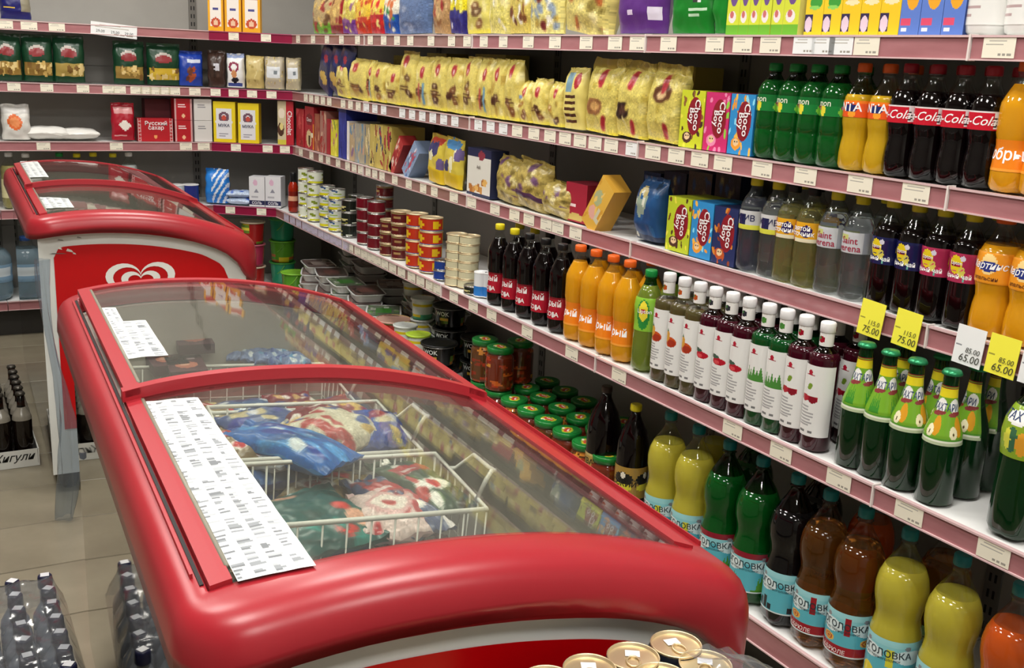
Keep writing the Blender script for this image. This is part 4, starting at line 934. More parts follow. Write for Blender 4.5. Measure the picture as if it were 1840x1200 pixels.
# ---- second shelf, long wall: navy packs leaning in the corner, then the cookie packs
for i, (x0, x1, yt) in enumerate([(566, 590, 92), (584, 608, 84), (600, 622, 80)]):
    a = Art(14, 26, '#1c2250'); a.ell(.5, .25, .3, .12, '#c8a44a'); a.rect(.35, .5, .6, .8, '#2c3470'); a.ell(.5, .65, .12, .08, '#9a3040')
    pack('R', 2, x0, x1, yt, a, 'bag', .04, 'pasta_bag', f'navy pasta bag leaning in the corner, {ORD[i]} from the end wall', 'bag', 'navy pasta bags', seed=30+i, side_c='#151a40', lean=.38, hfix=.235, dz=.02)
cook = [(600, 622, 108), (622, 655, 107), (655, 668, 110), (668, 688, 114), (688, 713, 118), (713, 742, 94), (742, 768, 104), (768, 796, 104), (796, 826, 106), (826, 850, 104), (850, 876, 106), (876, 900, 108), (900, 926, 110)]
for i, (x0, x1, yt) in enumerate(cook):
    pack('R', 2, x0, x1, yt, cookie_art(40+i*3, 16, 26), 'bag', .055, 'cookie_pack', f'yellow upright cookie pack, {ORD[i]} from the navy pasta bags', 'cookie pack', 'cookie packs on the second shelf', side_c='#c4b05c', wf=.99, lean=rnd.uniform(0, .05), boxy=1.4, seal=.045, seed=i, inset=.006)
for i, (x0, x1, yt) in enumerate([(926, 948, 148), (948, 976, 144), (978, 1003, 150), (1005, 1040, 124)]):
    ar = cookie_art(81+i*7, 16, 26)
    if i == 3: ar = Art(36, 60, '#d8c870'); ar.ell(.72, .78, .14, .13, RD); ar.rect(.2, .6, .5, .92, '#7a9aa8'); [ar.rect(.2, .1+.1*k, .75, .15+.1*k, BR) for k in range(5)]
    pack('R', 2, x0, x1, yt, ar, 'bag', .06, 'cookie_pack', ['short yellow cookie pack with blue windows, beside the tall row', 'second short yellow cookie pack with red oval', 'short narrow yellow cookie pack before the striped one', 'yellow cookie pack with brown wafer stripes'][i], 'cookie pack', 'cookie packs on the second shelf', side_c='#c4b05c', wf=.98, boxy=1.4, seal=.03, seed=40+i)
for i, (x0, x1, yt) in enumerate([(1042, 1096, 108), (1096, 1148, 112), (1150, 1208, 118)]):
    a = Art(36, 50, '#cdbd62'); a.ell([.35, .3, .5][i], [.35, .33, .62][i], .26, .12, ['#8a5a34', '#2a1a14', '#5a3420'][i]); a.ell([.38, .34, .5][i], [.36, .34, .6][i], .14, .06, ['#c89a5c', '#4a2c20', '#c8a878'][i])
    a.ell(.5, .74, .09, .13, RD); a.ell(.68, .14, .08, .1, RD); a.rect(0, 0, 1, .05, '#e0cc40'); a.spots(8, ['#dccf80', '#b8a448'], seed=i, size=(.03, .08)); a.soft(1, i, .05)
    pack('R', 2, x0, x1, yt, a, 'bag', .07, 'cookie_bag', ['plump yellow cookie bag with light brown cookie', 'plump yellow cookie bag with dark chocolate cookie', 'plump yellow cookie bag beside the cereal boxes'][i], 'bag', 'plump cookie bags', seed=50+i, side_c='#b8a650', wf=1.02, lean=.05, boxy=.8, seal=.12, crumple=.009)
for i, (x0, x1, yt) in enumerate([(706, 730, 100), (765, 800, 96), (850, 905, 98), (1180, 1240, 120)]):
    pack('R', 2, x0, x1, yt, cookie_art(99+i, 12, 20), 'box', .1, 'cookie_pack', f'shaded yellow cookie pack in the back row, {ORD[i]} from the corner', 'cookie pack', 'rear cookie packs', side_c='#b8a650', inset=.19, hmax=.225)
def cereal(side_txt, bg, s, x0, x1, yt, label, side_c, seed):
    a = Art(48, 80, bg); cols = {'#c8d028': ['#4a2a1c', '#8a5a2c', '#e8e048'], '#c8286a': ['#e88ab0', '#e84a5a', '#8ad040'], '#2a8ac8': ['#e89a2c', '#f0b84a', '#8ad8f0'], '#1c2a5c': ['#b8501c', '#d88a2c', '#8a3a1c'], '#b8c828': ['#4a2a1c', '#6a3a1c', '#e8e048']}[bg]
    a.spots(26, cols, .02, .02, .98, .98, (.04, .09), seed, .6); a.ell(.60, .56, .30, .33, '#8a1020', -.1); a.ell(.34, .18, .2, .1, cols[0]); a.ell(.34, .2, .12, .06, '#e8c89a'); a.ell(.3, .21, .025, .015, '#1c1410'); a.ell(.4, .21, .025, .015, '#1c1410')
    pack('R', s, x0, x1, yt, a, 'box', .13, 'cereal_box', label, 'box', 'cereal boxes', side_c=side_c, texts=[('Choco', .20, .72, .58, '#f4f0f0', -PI/2-.05, .035), ('Boy', .18, .47, .56, '#f4f0f0', -PI/2-.05, .035)])
cereal('', '#c8d028', 2, 1218, 1260, 163, 'yellow-green cereal box on second shelf', '#a8b020', 1)
cereal('', '#c8286a', 2, 1261, 1304, 167, 'pink cereal box on second shelf', '#b81c58', 2)
cereal('', '#2a8ac8', 2, 1305, 1348, 170, 'blue cereal box on second shelf beside the green bottles', '#1c6ca0', 3)
cereal('', '#b8c828', 3, 1194, 1236, 356, 'yellow-green cereal box on third shelf', '#9aa41c', 4)
cereal('', '#2a8ac8', 3, 1237, 1275, 364, 'blue cereal box on third shelf', '#1c6ca0', 5)
cereal('', '#1c2a5c', 3, 1276, 1318, 374, 'navy and orange cereal box beside the water bottles', '#141e48', 6)

# ---- third shelf, long wall
def spine(x0, x1, yt, c, l, txt=None, tc='#f0e8e8', cols=None, d=.15, side=None, seed=1, **k):
    a = Art(14, 30, c)
    if cols: a.spots(10, cols, 0, 0, 1, 1, (.08, .3), seed, .4)
    pack('R', 3, x0, x1, yt, a, 'box', d, 'biscuit_box', l, 'box', 'biscuit boxes on the third shelf', side_c=side or c, wf=.95, texts=([(txt, .13, .5, .5, tc, -PI/2, .02)] if txt else []), **k)
w_ = Art(34, 36, '#c8bc98'); w_.ell(.25, .72, .2, .12, '#e0d4c0'); w_.ell(.2, .35, .2, .16, BR); w_.ell(.24, .42, .12, .08, '#d8c880'); w_.rect(0, 0, .55, .1, '#c8c040'); w_.rect(.52, 0, 1, 1, '#b01c2c')
pack('D', 3, 499, 528, 182, w_, 'box', .05, 'biscuit_box', 'tall chocolate biscuit box in the corner with red spine', 'box', 'biscuit boxes on the third shelf', side_c='#b01c2c', hmax=.235, texts=[('Chocolat', .15, .76, .5, '#f0e8e8', -PI/2, .03)])
spine(532, 546, 196, '#a81828', 'red biscuit spine beside the corner chocolate box', cols=['#c84a50', '#8a1220'], seed=12)
a = Art(20, 28, '#a81c30'); a.ell(.5, .7, .38, .14, '#7a1224'); a.rect(.2, .3, .9, .38, '#e8e0d0'); a.ell(.45, .25, .3, .2, '#d8c090'); a.ell(.5, .2, .12, .14, BR); a.rect(.88, 0, 1, .6, '#e0942c')
pack('R', 3, 548, 564, 192, a, 'box', .12, 'biscuit_box', 'red chocolate pie box with cream swirl', 'box', 'biscuit boxes on the third shelf', side_c='#a01c28', texts=[('Choco', .13, .5, .7, '#f0e0e0', 0, .02)])
spine(565, 574, 205, '#a05a44', 'thin pink-brown biscuit spine', cols=['#c88a6a', '#8a2c2c'])
spine(575, 586, 200, '#a8746a', 'thin speckled tan biscuit spine', cols=['#d0a890', '#a02c2c'], seed=4)
spine(587, 593, 214, '#a01c2c', 'thin red biscuit spine')
spine(594, 606, 216, '#d4cc38', 'yellow biscuit spine with pink print', cols=['#e8e060', '#b85a8a', '#8a9a34'])
spine(608, 622, 195, '#24308c', 'tall royal blue biscuit spine', cols=['#30409c', '#1c2878'], seed=8)
spine(623, 627, 218, '#e8e4e0', 'thin white biscuit spine beside the blue one')
for i, (x0, x1, yt) in enumerate([(628, 637, 222), (637, 646, 222), (646, 655, 223), (655, 664, 224), (664, 675, 224), (675, 688, 225), (688, 703, 228)]):
    spine(x0, x1, yt, ['#b8a07c', '#9c9a90', '#a8a08a', '#a89a70', '#c0ac5c', '#c4b05c', '#b8a450'][i], f'beige biscuit packet, {ORD[i]} from the royal blue spine', cols=[['#d0c0a0', '#8a6a8a', '#6a8aa0'], ['#7a9ab0', '#c8b890'], ['#d0a080', '#6a8aa0'], ['#e0d0a0', '#4a6a8a'], ['#2a2420', '#8a3a34', '#e0d080'], ['#a0303a', '#d8cc80', '#3a4a6a'], ['#a0303a', '#d8cc80', '#3a2a1a']][i], seed=i)
pack('R', 3, 690, 714, 262, bag_art('#a83434', ['#d88a6a', '#e0d0c0', '#8a1c20'], 5), 'box', .07, 'wafer_pack', 'red wafer pack leaning over on third shelf', 'wafer pack', 'leaning wafer packs', side_c='#8a2020', lean=.66, hfix=.17, dz=.003, wf=.40)
pack('R', 3, 712, 740, 262, bag_art('#8aa0c0', ['#c04a5a', '#d8dce8', '#4a6a9a'], 6), 'box', .07, 'wafer_pack', 'pale blue wafer pack leaning over on third shelf', 'wafer pack', 'leaning wafer packs', side_c='#6a7a94', lean=.78, hfix=.17, dz=.003, wf=.42)
for i, (x0, x1, yt) in enumerate([(763, 790, 243), (790, 822, 250)]):
    a = Art(20, 30, '#d0bc48'); a.ell(.5, .88, .4, .12, ['#b83c2c', '#4a8ac0'][i]); a.spots(5, ['#3a3a6a', '#6a5a8a', '#e8e4c0'], .1, .35, .9, .75, (.1, .18), i+3); a.rect(0, 0, 1, .3, '#d8b828')
    pack('R', 3, x0, x1, yt, a, 'bag', .045, 'sweet_bag', ['yellow sweet bag with red top', 'yellow sweet bag with blue top'][i], 'bag', 'bags on the third shelf', seed=60+i, side_c='#c0a840', wf=.96, lean=.06)
a = Art(24, 34, '#dcdad0'); a.rect(0, .82, 1, 1, '#1c2448'); a.ell(.6, .86, .14, .1, '#8a3040'); a.spots(10, ['#c89048', '#e0b060', '#b07030'], .15, .1, .8, .35, (.06, .1), 4); a.rect(0, 0, 1, .05, '#2a3450')
pack('R', 3, 838, 880, 268, a, 'box', .07, 'nut_box', 'white carton with navy gable top and orange print', 'box', None, side_c='#1c2240', texts=[('Asili', .1, .5, .62, '#4a3a30', 0, .02)])
for i, (x0, x1, yt) in enumerate([(884, 922, 285), (918, 968, 290), (966, 1012, 330)]):
    a = bag_art('#a8944c', ['#c8b870', '#7a6a34', '#d8cc98', '#6a4a6a'], 70+i, 18, 22, 28); a.rect(0, .22, 1, .32, ['#b8a860', '#4a2c4a', '#b8a860'][i])
    pack('R', 3, x0, x1, yt, a, 'bag', .075, 'cookie_bag', ['khaki gold snack bag beside the white carton', 'tall khaki gold bag with purple band', 'low khaki bag with price sticker'][i], 'bag', 'bags on the third shelf', seed=70+i, side_c='#8a7a3c', wf=1.12, lean=.08, crumple=.009)
a = Art(22, 26, '#a01c34'); a.lines(.2, .4, .7, .5, 1, '#e8d0d0'); a.ell(.5, .12, .4, .1, '#c8b060')
pack('R', 3, 1014, 1052, 330, a, 'box', .10, 'tea_box', 'dark red box behind the tilted yellow box', 'box', None, side_c='#7a1426', inset=.03)
a = Art(24, 34, '#dcae44'); a.ell(.35, .62, .26, .16, '#a8b084'); a.ell(.4, .32, .26, .13, '#e0a898'); a.rect(.62, .25, .95, .5, '#c8c4a8'); a.spots(8, ['#e8c46a', '#d09a34'], seed=3)
pack('R', 3, 1034, 1074, 330, a, 'box', .06, 'snack_box', 'yellow box tilted over with pink and green print', 'box', None, side_c='#c09030', lean=.62, hfix=.17, dz=.003, inset=-.002, wf=.62)
a = Art(24, 34, '#1c4878'); a.ell(.4, .6, .18, .26, '#8a9a8a'); a.ell(.4, .75, .14, .1, '#b8a870'); a.rect(0, 0, 1, .1, '#1c2a4a'); a.spots(14, ['#2a5a8a', '#12304c', '#c8c8b8'], size=(.03, .07), seed=9)
pack('R', 3, 1130, 1172, 322, a, 'bag', .08, 'snack_bag', 'dark blue snack bag with pale figure print', 'bag', None, seed=80, side_c='#16406c', wf=1.08)
for i, (x0, x1) in enumerate([(1150, 1180), (1185, 1225), (1228, 1270), (1275, 1320)]):
    pack('R', 3, x0, x1, 310, bag_art(['#16305c', '#141c34', '#4a3a34', '#2c1c24'][i], ['#2a4474', '#8a7a4a', '#3a2a3a'], i), 'box', .08, 'snack_box', ['navy snack box behind the dark blue bag', 'black snack box behind the yellow-green cereal box', 'brown snack box behind the blue cereal box', 'dark maroon box behind the navy cereal box'][i], 'box', 'rear boxes on third shelf', side_c='#141c38', inset=.20, hmax=.2)

# ---- end wall, top to third shelf
def kp(s, x0, x1, yt, art, kind, d, name, label, cat, group=None, side='K', **k): return pack(side, s, x0, x1, yt, art, kind, d, name, label, cat, group, **k)
a = Art(24, 26, '#1c1c64'); a.ell(.45, .8, .2, .12, '#d8b84c'); a.lines(.1, .35, .7, .42, 1, '#d8b84c'); a.rect(.66, .25, 1, 1, '#8a8470')
kp(1, 2, 58, -20, a, 'bag', .07, 'pasta_bag', 'navy pasta bag on top end-wall shelf', 'bag', seed=1, side_c='#1c1c64')
for i, (x0, x1) in enumerate([(374, 402), (404, 434), (436, 468)]):
    a = Art(22, 36, '#e8a81c'); a.rect(.15, .1, .85, 1, '#ece4dc'); a.rect(.12, .78, .88, .95, '#c83a24'); a.ell(.5, .2, .3, .12, '#c04a2c'); a.ell(.5, .2, .16, .07, '#e8c0a0'); a.rect(.3, .5, .7, .56, '#4a4a8a')
    kp(1, x0, x1, -10, a, 'box', .05, 'starch_box', f'yellow and white starch box, {ORD[i]} from the end wall', 'box', 'starch boxes on the top shelf', side='D', side_c='#e8a81c', hfix=.20)
for i, (x0, x1, yt) in enumerate([(-8, 42, 62), (44, 98, 64), (100, 155, 66), (208, 262, 76), (268, 326, 80)]):
    a = Art(22, 32, '#123a24'); a.ell(.48, .66, .26, .12, '#b0a8a0'); a.ell(.48, .62, .26, .09, '#8a2c30'); a.rect(.05, .12, .95, .40, ['#9a7a3c', '#8a6c34', '#a8904c', '#94783c', '#c8a834'][i]); a.spots(14, ['#c8a860', '#7a5a2c', '#e0c88a'], .08, .15, .92, .38, (.03, .09), i)
    kp(2, x0, x1, yt, a, 'bag', .07, 'pasta_bag', f'dark green pasta bag with clear window, {ORD[i]} from the photo edge', 'bag', 'green pasta bags', seed=i, side_c='#123a24', wf=1.02)
a = Art(22, 30, '#1c3c9c'); a.rect(.3, .66, .85, .78, '#c8d0e0'); a.spots(5, ['#a04a2c', '#6a3a2c'], .15, .1, .6, .5, (.08, .14), 2)
kp(2, 323, 368, 94, a, 'bag', .07, 'cereal_bag', 'blue bag with white word beside the green pasta bags', 'bag', seed=9, side_c='#1c3c9c')
a = Art(22, 30, '#3c2a22'); a.rect(.4, .42, .75, .62, '#c8c8d0'); a.spots(20, ['#4a342a', '#2c1e18'], seed=2, size=(.03, .06))
kp(2, 371, 404, 92, a, 'bag', .07, 'seed_bag', 'dark brown seed bag with small white sticker', 'bag', seed=10, side_c='#3c2a22', side='D')
a = Art(22, 30, '#e4e4e2'); a.ring(.45, .6, .3, .16, .4, '#8a2c4a'); a.ell(.45, .4, .16, .12, '#c88a5a'); a.ell(.5, .22, .22, .08, '#1c1c24'); a.rect(.1, .05, .9, .12, '#3a4a8a'); a.rect(0, .86, 1, 1, '#8a9ac0')
kp(2, 406, 438, 98, a, 'bag', .06, 'flour_bag', 'white bag with arched emblem in the corner', 'bag', seed=11, side_c='#e0e0de', side='D')
for i, (x0, x1, c) in enumerate([(440, 473, '#c4b070'), (474, 510, '#b8ae98'), (512, 540, '#b4a88c')]):
    a = Art(22, 26, c); a.spots(30, ['#d8c890', '#a89458', '#c8bc8c'], seed=i, size=(.02, .05))
    if i: a.rect(.15, .35, .8, .68, '#d8dce0'); a.rect(.5, .45, .7, .58, '#7a8288')
    kp(2, x0, x1, 102+i*2, a, 'bag', .07, 'grain_bag', ['clear bag of yellow grain', 'clear grain bag with white sticker, beside the yellow grain', 'clear grain bag with white sticker, beside the navy bags'][i], 'bag', 'grain bags in the corner', seed=13+i, side_c=c, side='D', boxy=.9, seal=.03)
# third: sugar, salt, flour
a = Art(22, 26, '#dcdad4'); a.ell(.45, .5, .26, .22, '#e0703a'); a.ell(.45, .5, .17, .14, '#e8905a'); a.rect(0, .75, 1, 1, '#c4c2be')
kp(3, 6, 58, 190, a, 'bag', .08, 'sugar_bag', 'standing white sugar bag with orange disc', 'bag', 'white sugar bags', seed=20, side_c='#dcdad4', crumple=.01)
for i, (x0, x1, yt) in enumerate([(58, 114, 222), (114, 172, 234)]):
    a = Art(20, 16, '#e0dfda'); 
    if i == 0: a.ell(.55, .9, .3, .1, '#d88a70')
    m, mat = pouch(.19, .06-.008*i, .15, a, '#dcdad4', .05, .008, .4, 22+i, bottom=1)
    o = m.obj('sugar_bag', FILM); c = (front_pt('K', 3, x0, .02)+front_pt('K', 3, x1, .02))/2; o.location = (c[0], c[1], SZ[3]+.065-.008*i); o.rotation_euler = (-PI/2, 0, rnd.uniform(-.1, .1)); tag(o, ['white sugar bag lying down beside the standing one', 'flatter white sugar bag lying down on bare shelf'][i], 'bag', 'white sugar bags')
a = Art(22, 28, '#a8182c'); a.rect(.1, .7, .9, .9, '#c88a8a'); a.ell(.55, .42, .001, .001, '#ffffff')
yy, xx = a.Y, a.X; a.a[(abs(xx-.55)/.3+abs(yy-.4)/.16) < 1] = hx('#e8e0d8'); a.lines(.1, .1, .95, .2, 1, '#d8a0a0')
kp(3, 203, 245, 187, a, 'bag', .06, 'sugar_bag', 'red sugar bag with pale diamond', 'bag', seed=26, side_c='#8a1424', boxy=.9)
a = Art(44, 26, '#b0101f'); [a.rect(x0, 0, x0+.1, 1, '#c89a9a') for x0 in (0, .9)]
for k in range(7): a.ell(.05, .07+k*.145, .03, .05, '#b0101f'); a.ell(.95, .07+k*.145, .03, .05, '#b0101f')
a.ell(.5, .2, .05, .08, '#e8a060')
kp(3, 248, 312, 213, a, 'box', .08, 'sugar_box', 'wide red sugar box with white border, front row', 'box', 'red sugar boxes', side_c='#9a1020', texts=[('Русский\nсахар', .24, .52, .68, '#f4ecec', 0, .03)])
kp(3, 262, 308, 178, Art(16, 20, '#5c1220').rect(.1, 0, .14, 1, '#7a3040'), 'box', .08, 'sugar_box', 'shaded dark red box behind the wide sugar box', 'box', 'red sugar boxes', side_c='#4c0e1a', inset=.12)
for i in (0, 1):
    for (x0, x1, c, tc, nm, l) in ((315, 347, '#b0101f', '#f0d8d8', 'sugar_box', 'narrow red sugar box'), (350, 382, '#d4d2cf', '#8a8a90', 'sugar_box', 'white sugar box with grey lettering')):
        a = Art(20, 20, c); 
        if c == '#b0101f': a.rect(0, 0, .08, 1, '#c89a9a'); a.rect(.92, 0, 1, 1, '#c89a9a'); a.ell(.5, .2, .1, .08, '#e8b890')
        a.lines(.2, .62, .85, .78, 2, tc, 4)
        kp(3, x0, x1, 216, a, 'box', .08, nm, l+[', lower of its stack', ', upper of its stack'][i], 'box', 'small sugar boxes', side_c=c, hfix=.105, dz=i*.1065)
for i, (x0, x1, yt) in enumerate([(384, 424, 183), (428, 466, 186)]):
    a = Art(24, 36, '#e0c818'); a.rect(.12, .08, .85, .82, '#dcdce0'); a.ring(.48, .62, .24, .13, .5, '#6a4a5a'); a.ell(.48, .6, .1, .06, '#c04a3a'); a.rect(.1, .47, .88, .53, '#dcdce0'); a.lines(.25, .14, .7, .26, 2, '#9a9aa4')
    kp(3, x0, x1, yt, a, 'box', .07, 'flour_bag', ['yellow flour bag with white front, beside the white boxes', 'yellow flour bag with white front, beside the chocolate box'][i], 'bag', 'flour bags in the corner', side='D', side_c='#d8bc18', texts=[('МУКА', .10, .48, .42, '#2c3050', 0, .04)])

# ---- fourth shelf: bottles of oil, soda, salt
for i, (px, c, cap, l) in enumerate([(22, '#b8b070', C_WHT, 'oil bottle with white cap by the photo edge'), (52, '#a8a468', C_WHT, 'second oil bottle with white cap'), (112, '#8a9a58', C_GRN, 'oil bottle with green cap'), (143, '#c8b848', C_YEL, 'golden oil bottle with yellow cap beside the green-capped one'), (172, '#c8b848', C_YEL, 'golden oil bottle with yellow cap, middle one'), (207, '#c0b868', C_YEL, 'taller golden oil bottle with yellow cap'), (235, '#d4dcdc', C_WHT, 'clear vinegar bottle with white cap')]):
    b = bottle('oil_bottle', 'pet', .262-.004*(i % 2), .040, liq('oil_'+str(i), c, .5), CLEAR, cap, fill=.8, label=(.2, .55, Art(20, 10, ['#d8d0a0', '#c8c890', '#5a8a3a', '#d8a82c', '#e0c040', '#d8c850', '#8aa8c0'][i])))
    tag(b, l, 'bottle', 'oil bottles on the end wall'); place(b, 'K', 4, px, .06)
for i, (px, c) in enumerate([(298, '#a0283a'), (318, '#9a2c3c'), (343, '#24307c')]):
    a = Art(24, 16, '#c8d4dc'); a.rect(0, 0, 1, .3, '#8aa8c8'); a.rect(.3, .35, .7, .7, '#3a6aa0')
    if i == 2: a = Art(24, 16, '#24307c'); a.ell(.45, .5, .16, .3, '#a8bccc')
    t = tin('soda_tub', .10, .042, a, C_WHT); tag(t, ['pale soda tub half hidden behind the freezer', 'white soda tub with blue print', 'navy soda tub beside the blue striped bag'][i], 'tub', 'soda tubs'); place(t, 'K', 4, px, .055)
a = Art(26, 30, '#2a7ad0'); a.diag(4, .42, '#dce4f0', -.8); a.rect(0, 0, .36, 1, '#2a80d8')
kp(4, 366, 408, 306, a, 'bag', .09, 'napkin_bag', 'blue and white striped bag in the corner', 'bag', seed=40, side_c='#2a80d8', side='D', boxy=.9, seal=.03)
for i, (yt, dz) in enumerate([(350, 0), (340, .036)]):
    a = bag_art('#b8c8e0', ['#4a6ac0', '#e8ecf4', '#8aa0d8'], 44+i, 12, 22, 12)
    c = (front_pt('D', 4, 410, .02)+front_pt('D', 4, 446, .02))/2
    m, mat = pouch(.125, .036, .11, a, '#b8c8e0', .04, .006, .6, 44+i, bottom=1); o = m.obj('salt_bag', FILM); o.location = (c[0], c[1], SZ[4]+.038+dz); o.rotation_euler = (-PI/2, 0, seg_rz('D', 4)+.1*i)
    tag(o, ['pale blue bag lying flat, under its twin', 'pale blue bag lying on top of another'][i], 'bag', 'pale blue bags in the corner')
for i, (x0, x1) in enumerate([(448, 476), (477, 505)]):
    a = Art(28, 34, '#dcdce0'); a.rect(0, .05, 1, .22, '#23284e'); a.ell(.4, .8, .14, .1, '#d8b0c8'); a.tri(.3, .6, .48, .6, '#8a8a98'); a.lines(.15, .3, .85, .4, 1, '#b0b0b8')
    kp(4, x0, x1, 318, a, 'box', .08, 'salt_box', ['white salt box with navy band, beside the pale blue bags', 'white salt box with navy band, beside the sauce bottle'][i], 'box', 'salt boxes', side='D', side_c='#d0d0d4', texts=[('СОЛЬ', .12, .5, .13, '#e8e8f0', 0, .04)], wf=.99)

# ------------------------------------------------------------ fourth shelf: stacks of tins
def tin_art(kind, w=24, h=10):
    if kind == 'olive': a = Art(w, h, '#d8dccb'); a.rect(0, 0, 1, .22, '#c8c828'); a.spots(8, ['#4a6a2c', '#c0b040', '#5a2a24', '#eef0e8', '#7a8a2c'], size=(.04, .09), seed=3, asp=2.4)
    elif kind == 'corn': a = Art(w, h, '#cdd2c4'); a.rect(0, 0, 1, .3, '#d0c81c'); a.spots(9, ['#3a5a8a', '#8aa83c', '#eef0e8', '#d8d040'], size=(.04, .08), seed=5, asp=2.4)
    elif kind == 'dark': a = Art(w, h, '#1c221c'); a.spots(7, ['#c8c080', '#8a8a3c', '#d8dccb'], size=(.03, .09), seed=7, asp=2.2)
    elif kind == 'red': a = Art(w, h, '#6a1420'); a.spots(5, ['#a84a58', '#8a2030', '#c88a8a'], size=(.02, .07), seed=8, asp=1.6); a.rect(0, 0, 1, .08, '#b8b0a0')
    elif kind == 'brown': a = Art(w, h, '#5c1a1c'); a.rect(0, .8, 1, 1, '#8a7a50'); a.spots(4, ['#7a3a2c', '#a08050'], size=(.02, .07), seed=9, asp=1.6)
    elif kind == 'sprat': a = Art(w, h, '#b8341c'); [a.ell(x, .5, .06, .34, '#e0b81c') for x in (.05, .3, .55, .8)]; a.rect(.42, 0, .5, 1, '#e0a41c'); a.rect(0, 0, 1, .14, '#2a5a9a')
    elif kind == 'navy': a = Art(w, h, '#1c3c8c'); a.spots(4, ['#c8d0e0', '#c8a42c'], size=(.03, .07), seed=2, asp=1.6)
    elif kind == 'cream': a = Art(w, h, '#ccc6a4'); a.rect(.78, 0, 1, 1, '#2c1c18'); a.rect(.0, 0, .04, 1, '#2c1c18'); a.ell(.9, .5, .04, .3, '#b8a060'); a.ell(.62, .5, .05, .3, '#a89a68')
    return a
TN = {'olive': 'white and yellow olive tin', 'corn': 'white and lime corn tin', 'dark': 'black and cream tin', 'red': 'dark red stew tin', 'brown': 'brown-red tin', 'sprat': 'red and yellow fish tin', 'navy': 'navy fish tin', 'cream': 'flat cream tin with dark side'}
PLACE = ['bottom', 'second', 'third', 'fourth', 'fifth', 'sixth', 'seventh', 'eighth']
def tin_stack(kind, px, ytop, r, h, inset, where, lid=TIN, n=None):
    P = front_pt('R', 4, px, inset); Hh = z_at(P, ytop)-SZ[4]; n = n or max(1, min(int((SZ[3]-SZ[4]-.03)/h), round(Hh/h)))
    proto = tin('food_tin', h-.0008, r, tin_art(kind), lid, 18)
    for k in range(n):
        o = proto if k == 0 else dup(proto); o.location = (P[0]+rnd.uniform(-.002, .002), P[1]+rnd.uniform(-.002, .002), SZ[4]+.001+k*h); o.rotation_euler = (0, 0, -PI/2-.3+rnd.uniform(-.5, .5)*(kind not in ('cream', 'sprat')))
        tag(o, f'{TN[kind]}, {"topmost" if k == n-1 and n > 1 else PLACE[k]}{"" if n == 1 else " in the stack"} {where}', 'tin', 'stacked food tins')
sb = bottle('sauce_bottle', 'slim', .20, .026, liq('red_sauce', '#a0240e', .1), MATS['red_sauce'], C_BLK, cap_h=.045, cap_r=.015, fill=.9, label=(.15, .6, Art(20, 10, '#7a1c14').rect(0, .4, 1, .7, '#d8a080')))
place(tag(sb, 'red sauce bottle with black cap beside the olive tins', 'bottle'), 'R', 4, 527, .04)
tin_stack('olive', 550, 303, .038, .060, .05, 'beside the sauce bottle'); tin_stack('olive', 566, 305, .038, .060, .05, 'second from the sauce bottle')
tin_stack('corn', 588, 330, .037, .048, .05, 'beside the olive tins'); tin_stack('corn', 605, 342, .037, .048, .05, 'beside the black tins')
tin_stack('dark', 628, 352, .037, .055, .05, 'beside the corn tins'); tin_stack('dark', 640, 345, .037, .055, .14, 'behind the dark red tins')
tin_stack('red', 656, 352, .038, .050, .05, 'beside the black tins'); tin_stack('red', 676, 368, .038, .050, .05, 'next to the brown tins', n=4); tin_stack('brown', 690, 368, .038, .05, .14, 'in the rear row', n=5)
tin_stack('brown', 699, 385, .038, .048, .05, 'beside the dark red tins', GOLD); tin_stack('brown', 720, 382, .040, .048, .06, 'beside the fish tins', GOLD)
tin_stack('sprat', 748, 392, .042, .052, .05, 'beside the brown tins', GOLD); tin_stack('sprat', 773, 397, .044, .052, .06, 'next to the navy tins', GOLD)
tin_stack('navy', 796, 470, .034, .036, .045, 'beside the fish tins', n=2)
tin_stack('cream', 818, 420, .038, .031, .045, 'farther of the cream pair', GOLD); tin_stack('cream', 840, 420, .038, .031, .07, 'nearer the yoghurt cups', GOLD)
tin_stack('dark', 850, 500, .036, .030, .02+.02, 'low before the yoghurt cups', n=1)
for i, px in enumerate((864, 878)):
    a = Art(20, 14, '#dfe4e6'); a.rect(0, .0, 1, .45, '#2c7ac8'); a.ell(.75, .7, .08, .15, '#e0b040')
    t = tin('dessert_cup', .085, .026, a, C_WHT); tag(t, ['white and blue dessert cup beside the flat black tin', 'white and blue dessert cup beside the colas'][i], 'cup', 'dessert cups'); place(t, 'R', 4, px, .045+.02*i)

# ------------------------------------------------------------ bottom shelf: tubs, trays, bowls, jars
def tub(name, r, h, c, lidc, art=None, handle=None, lip=1.06):
    root = empty(name); m = MB(); a = art or Art(20, 8, c)
    m.lathe([(h*j/8, r*(.86+.12*j/8)) for j in range(9)], 20, cap1=False, colfn=lambda u, z: a.at(u, z/h)); m.obj('tub_body', GLOSS, root)
    l = MB(); l.lathe([(h-.008, r*1.0), (h-.008, r*lip), (h-.001, r*lip), (h, r*1.0), (h-.003, r*.95), (h-.003, r*.3)], 22); l.obj('lid', pmat('lid_'+lidc, lidc, .35), root)
    if handle:
        k = MB(); k.tube([(r*1.05*math.cos(t), -.01-r*.75*math.sin(t)*.8, h*.9-r*.9*math.sin(t)) for t in [PI*i/10 for i in range(11)]], .0022, 5); k.obj('handle', pmat('handle_'+handle, handle, .4), root)
    return root
def at5(o, side, px, inset, k=0, h=0, rz=0):
    P = front_pt(side, 5, px, inset); o.location = (P[0], P[1], SZ[5]+.001+k*h); o.rotation_euler = (0, 0, seg_rz(side, 5)+rz); return o
ya = Art(24, 10, '#a01c1c'); ya.spots(12, ['#e0c01c', '#e8d848', '#6a8a2c'], seed=2, size=(.05, .1), asp=2)
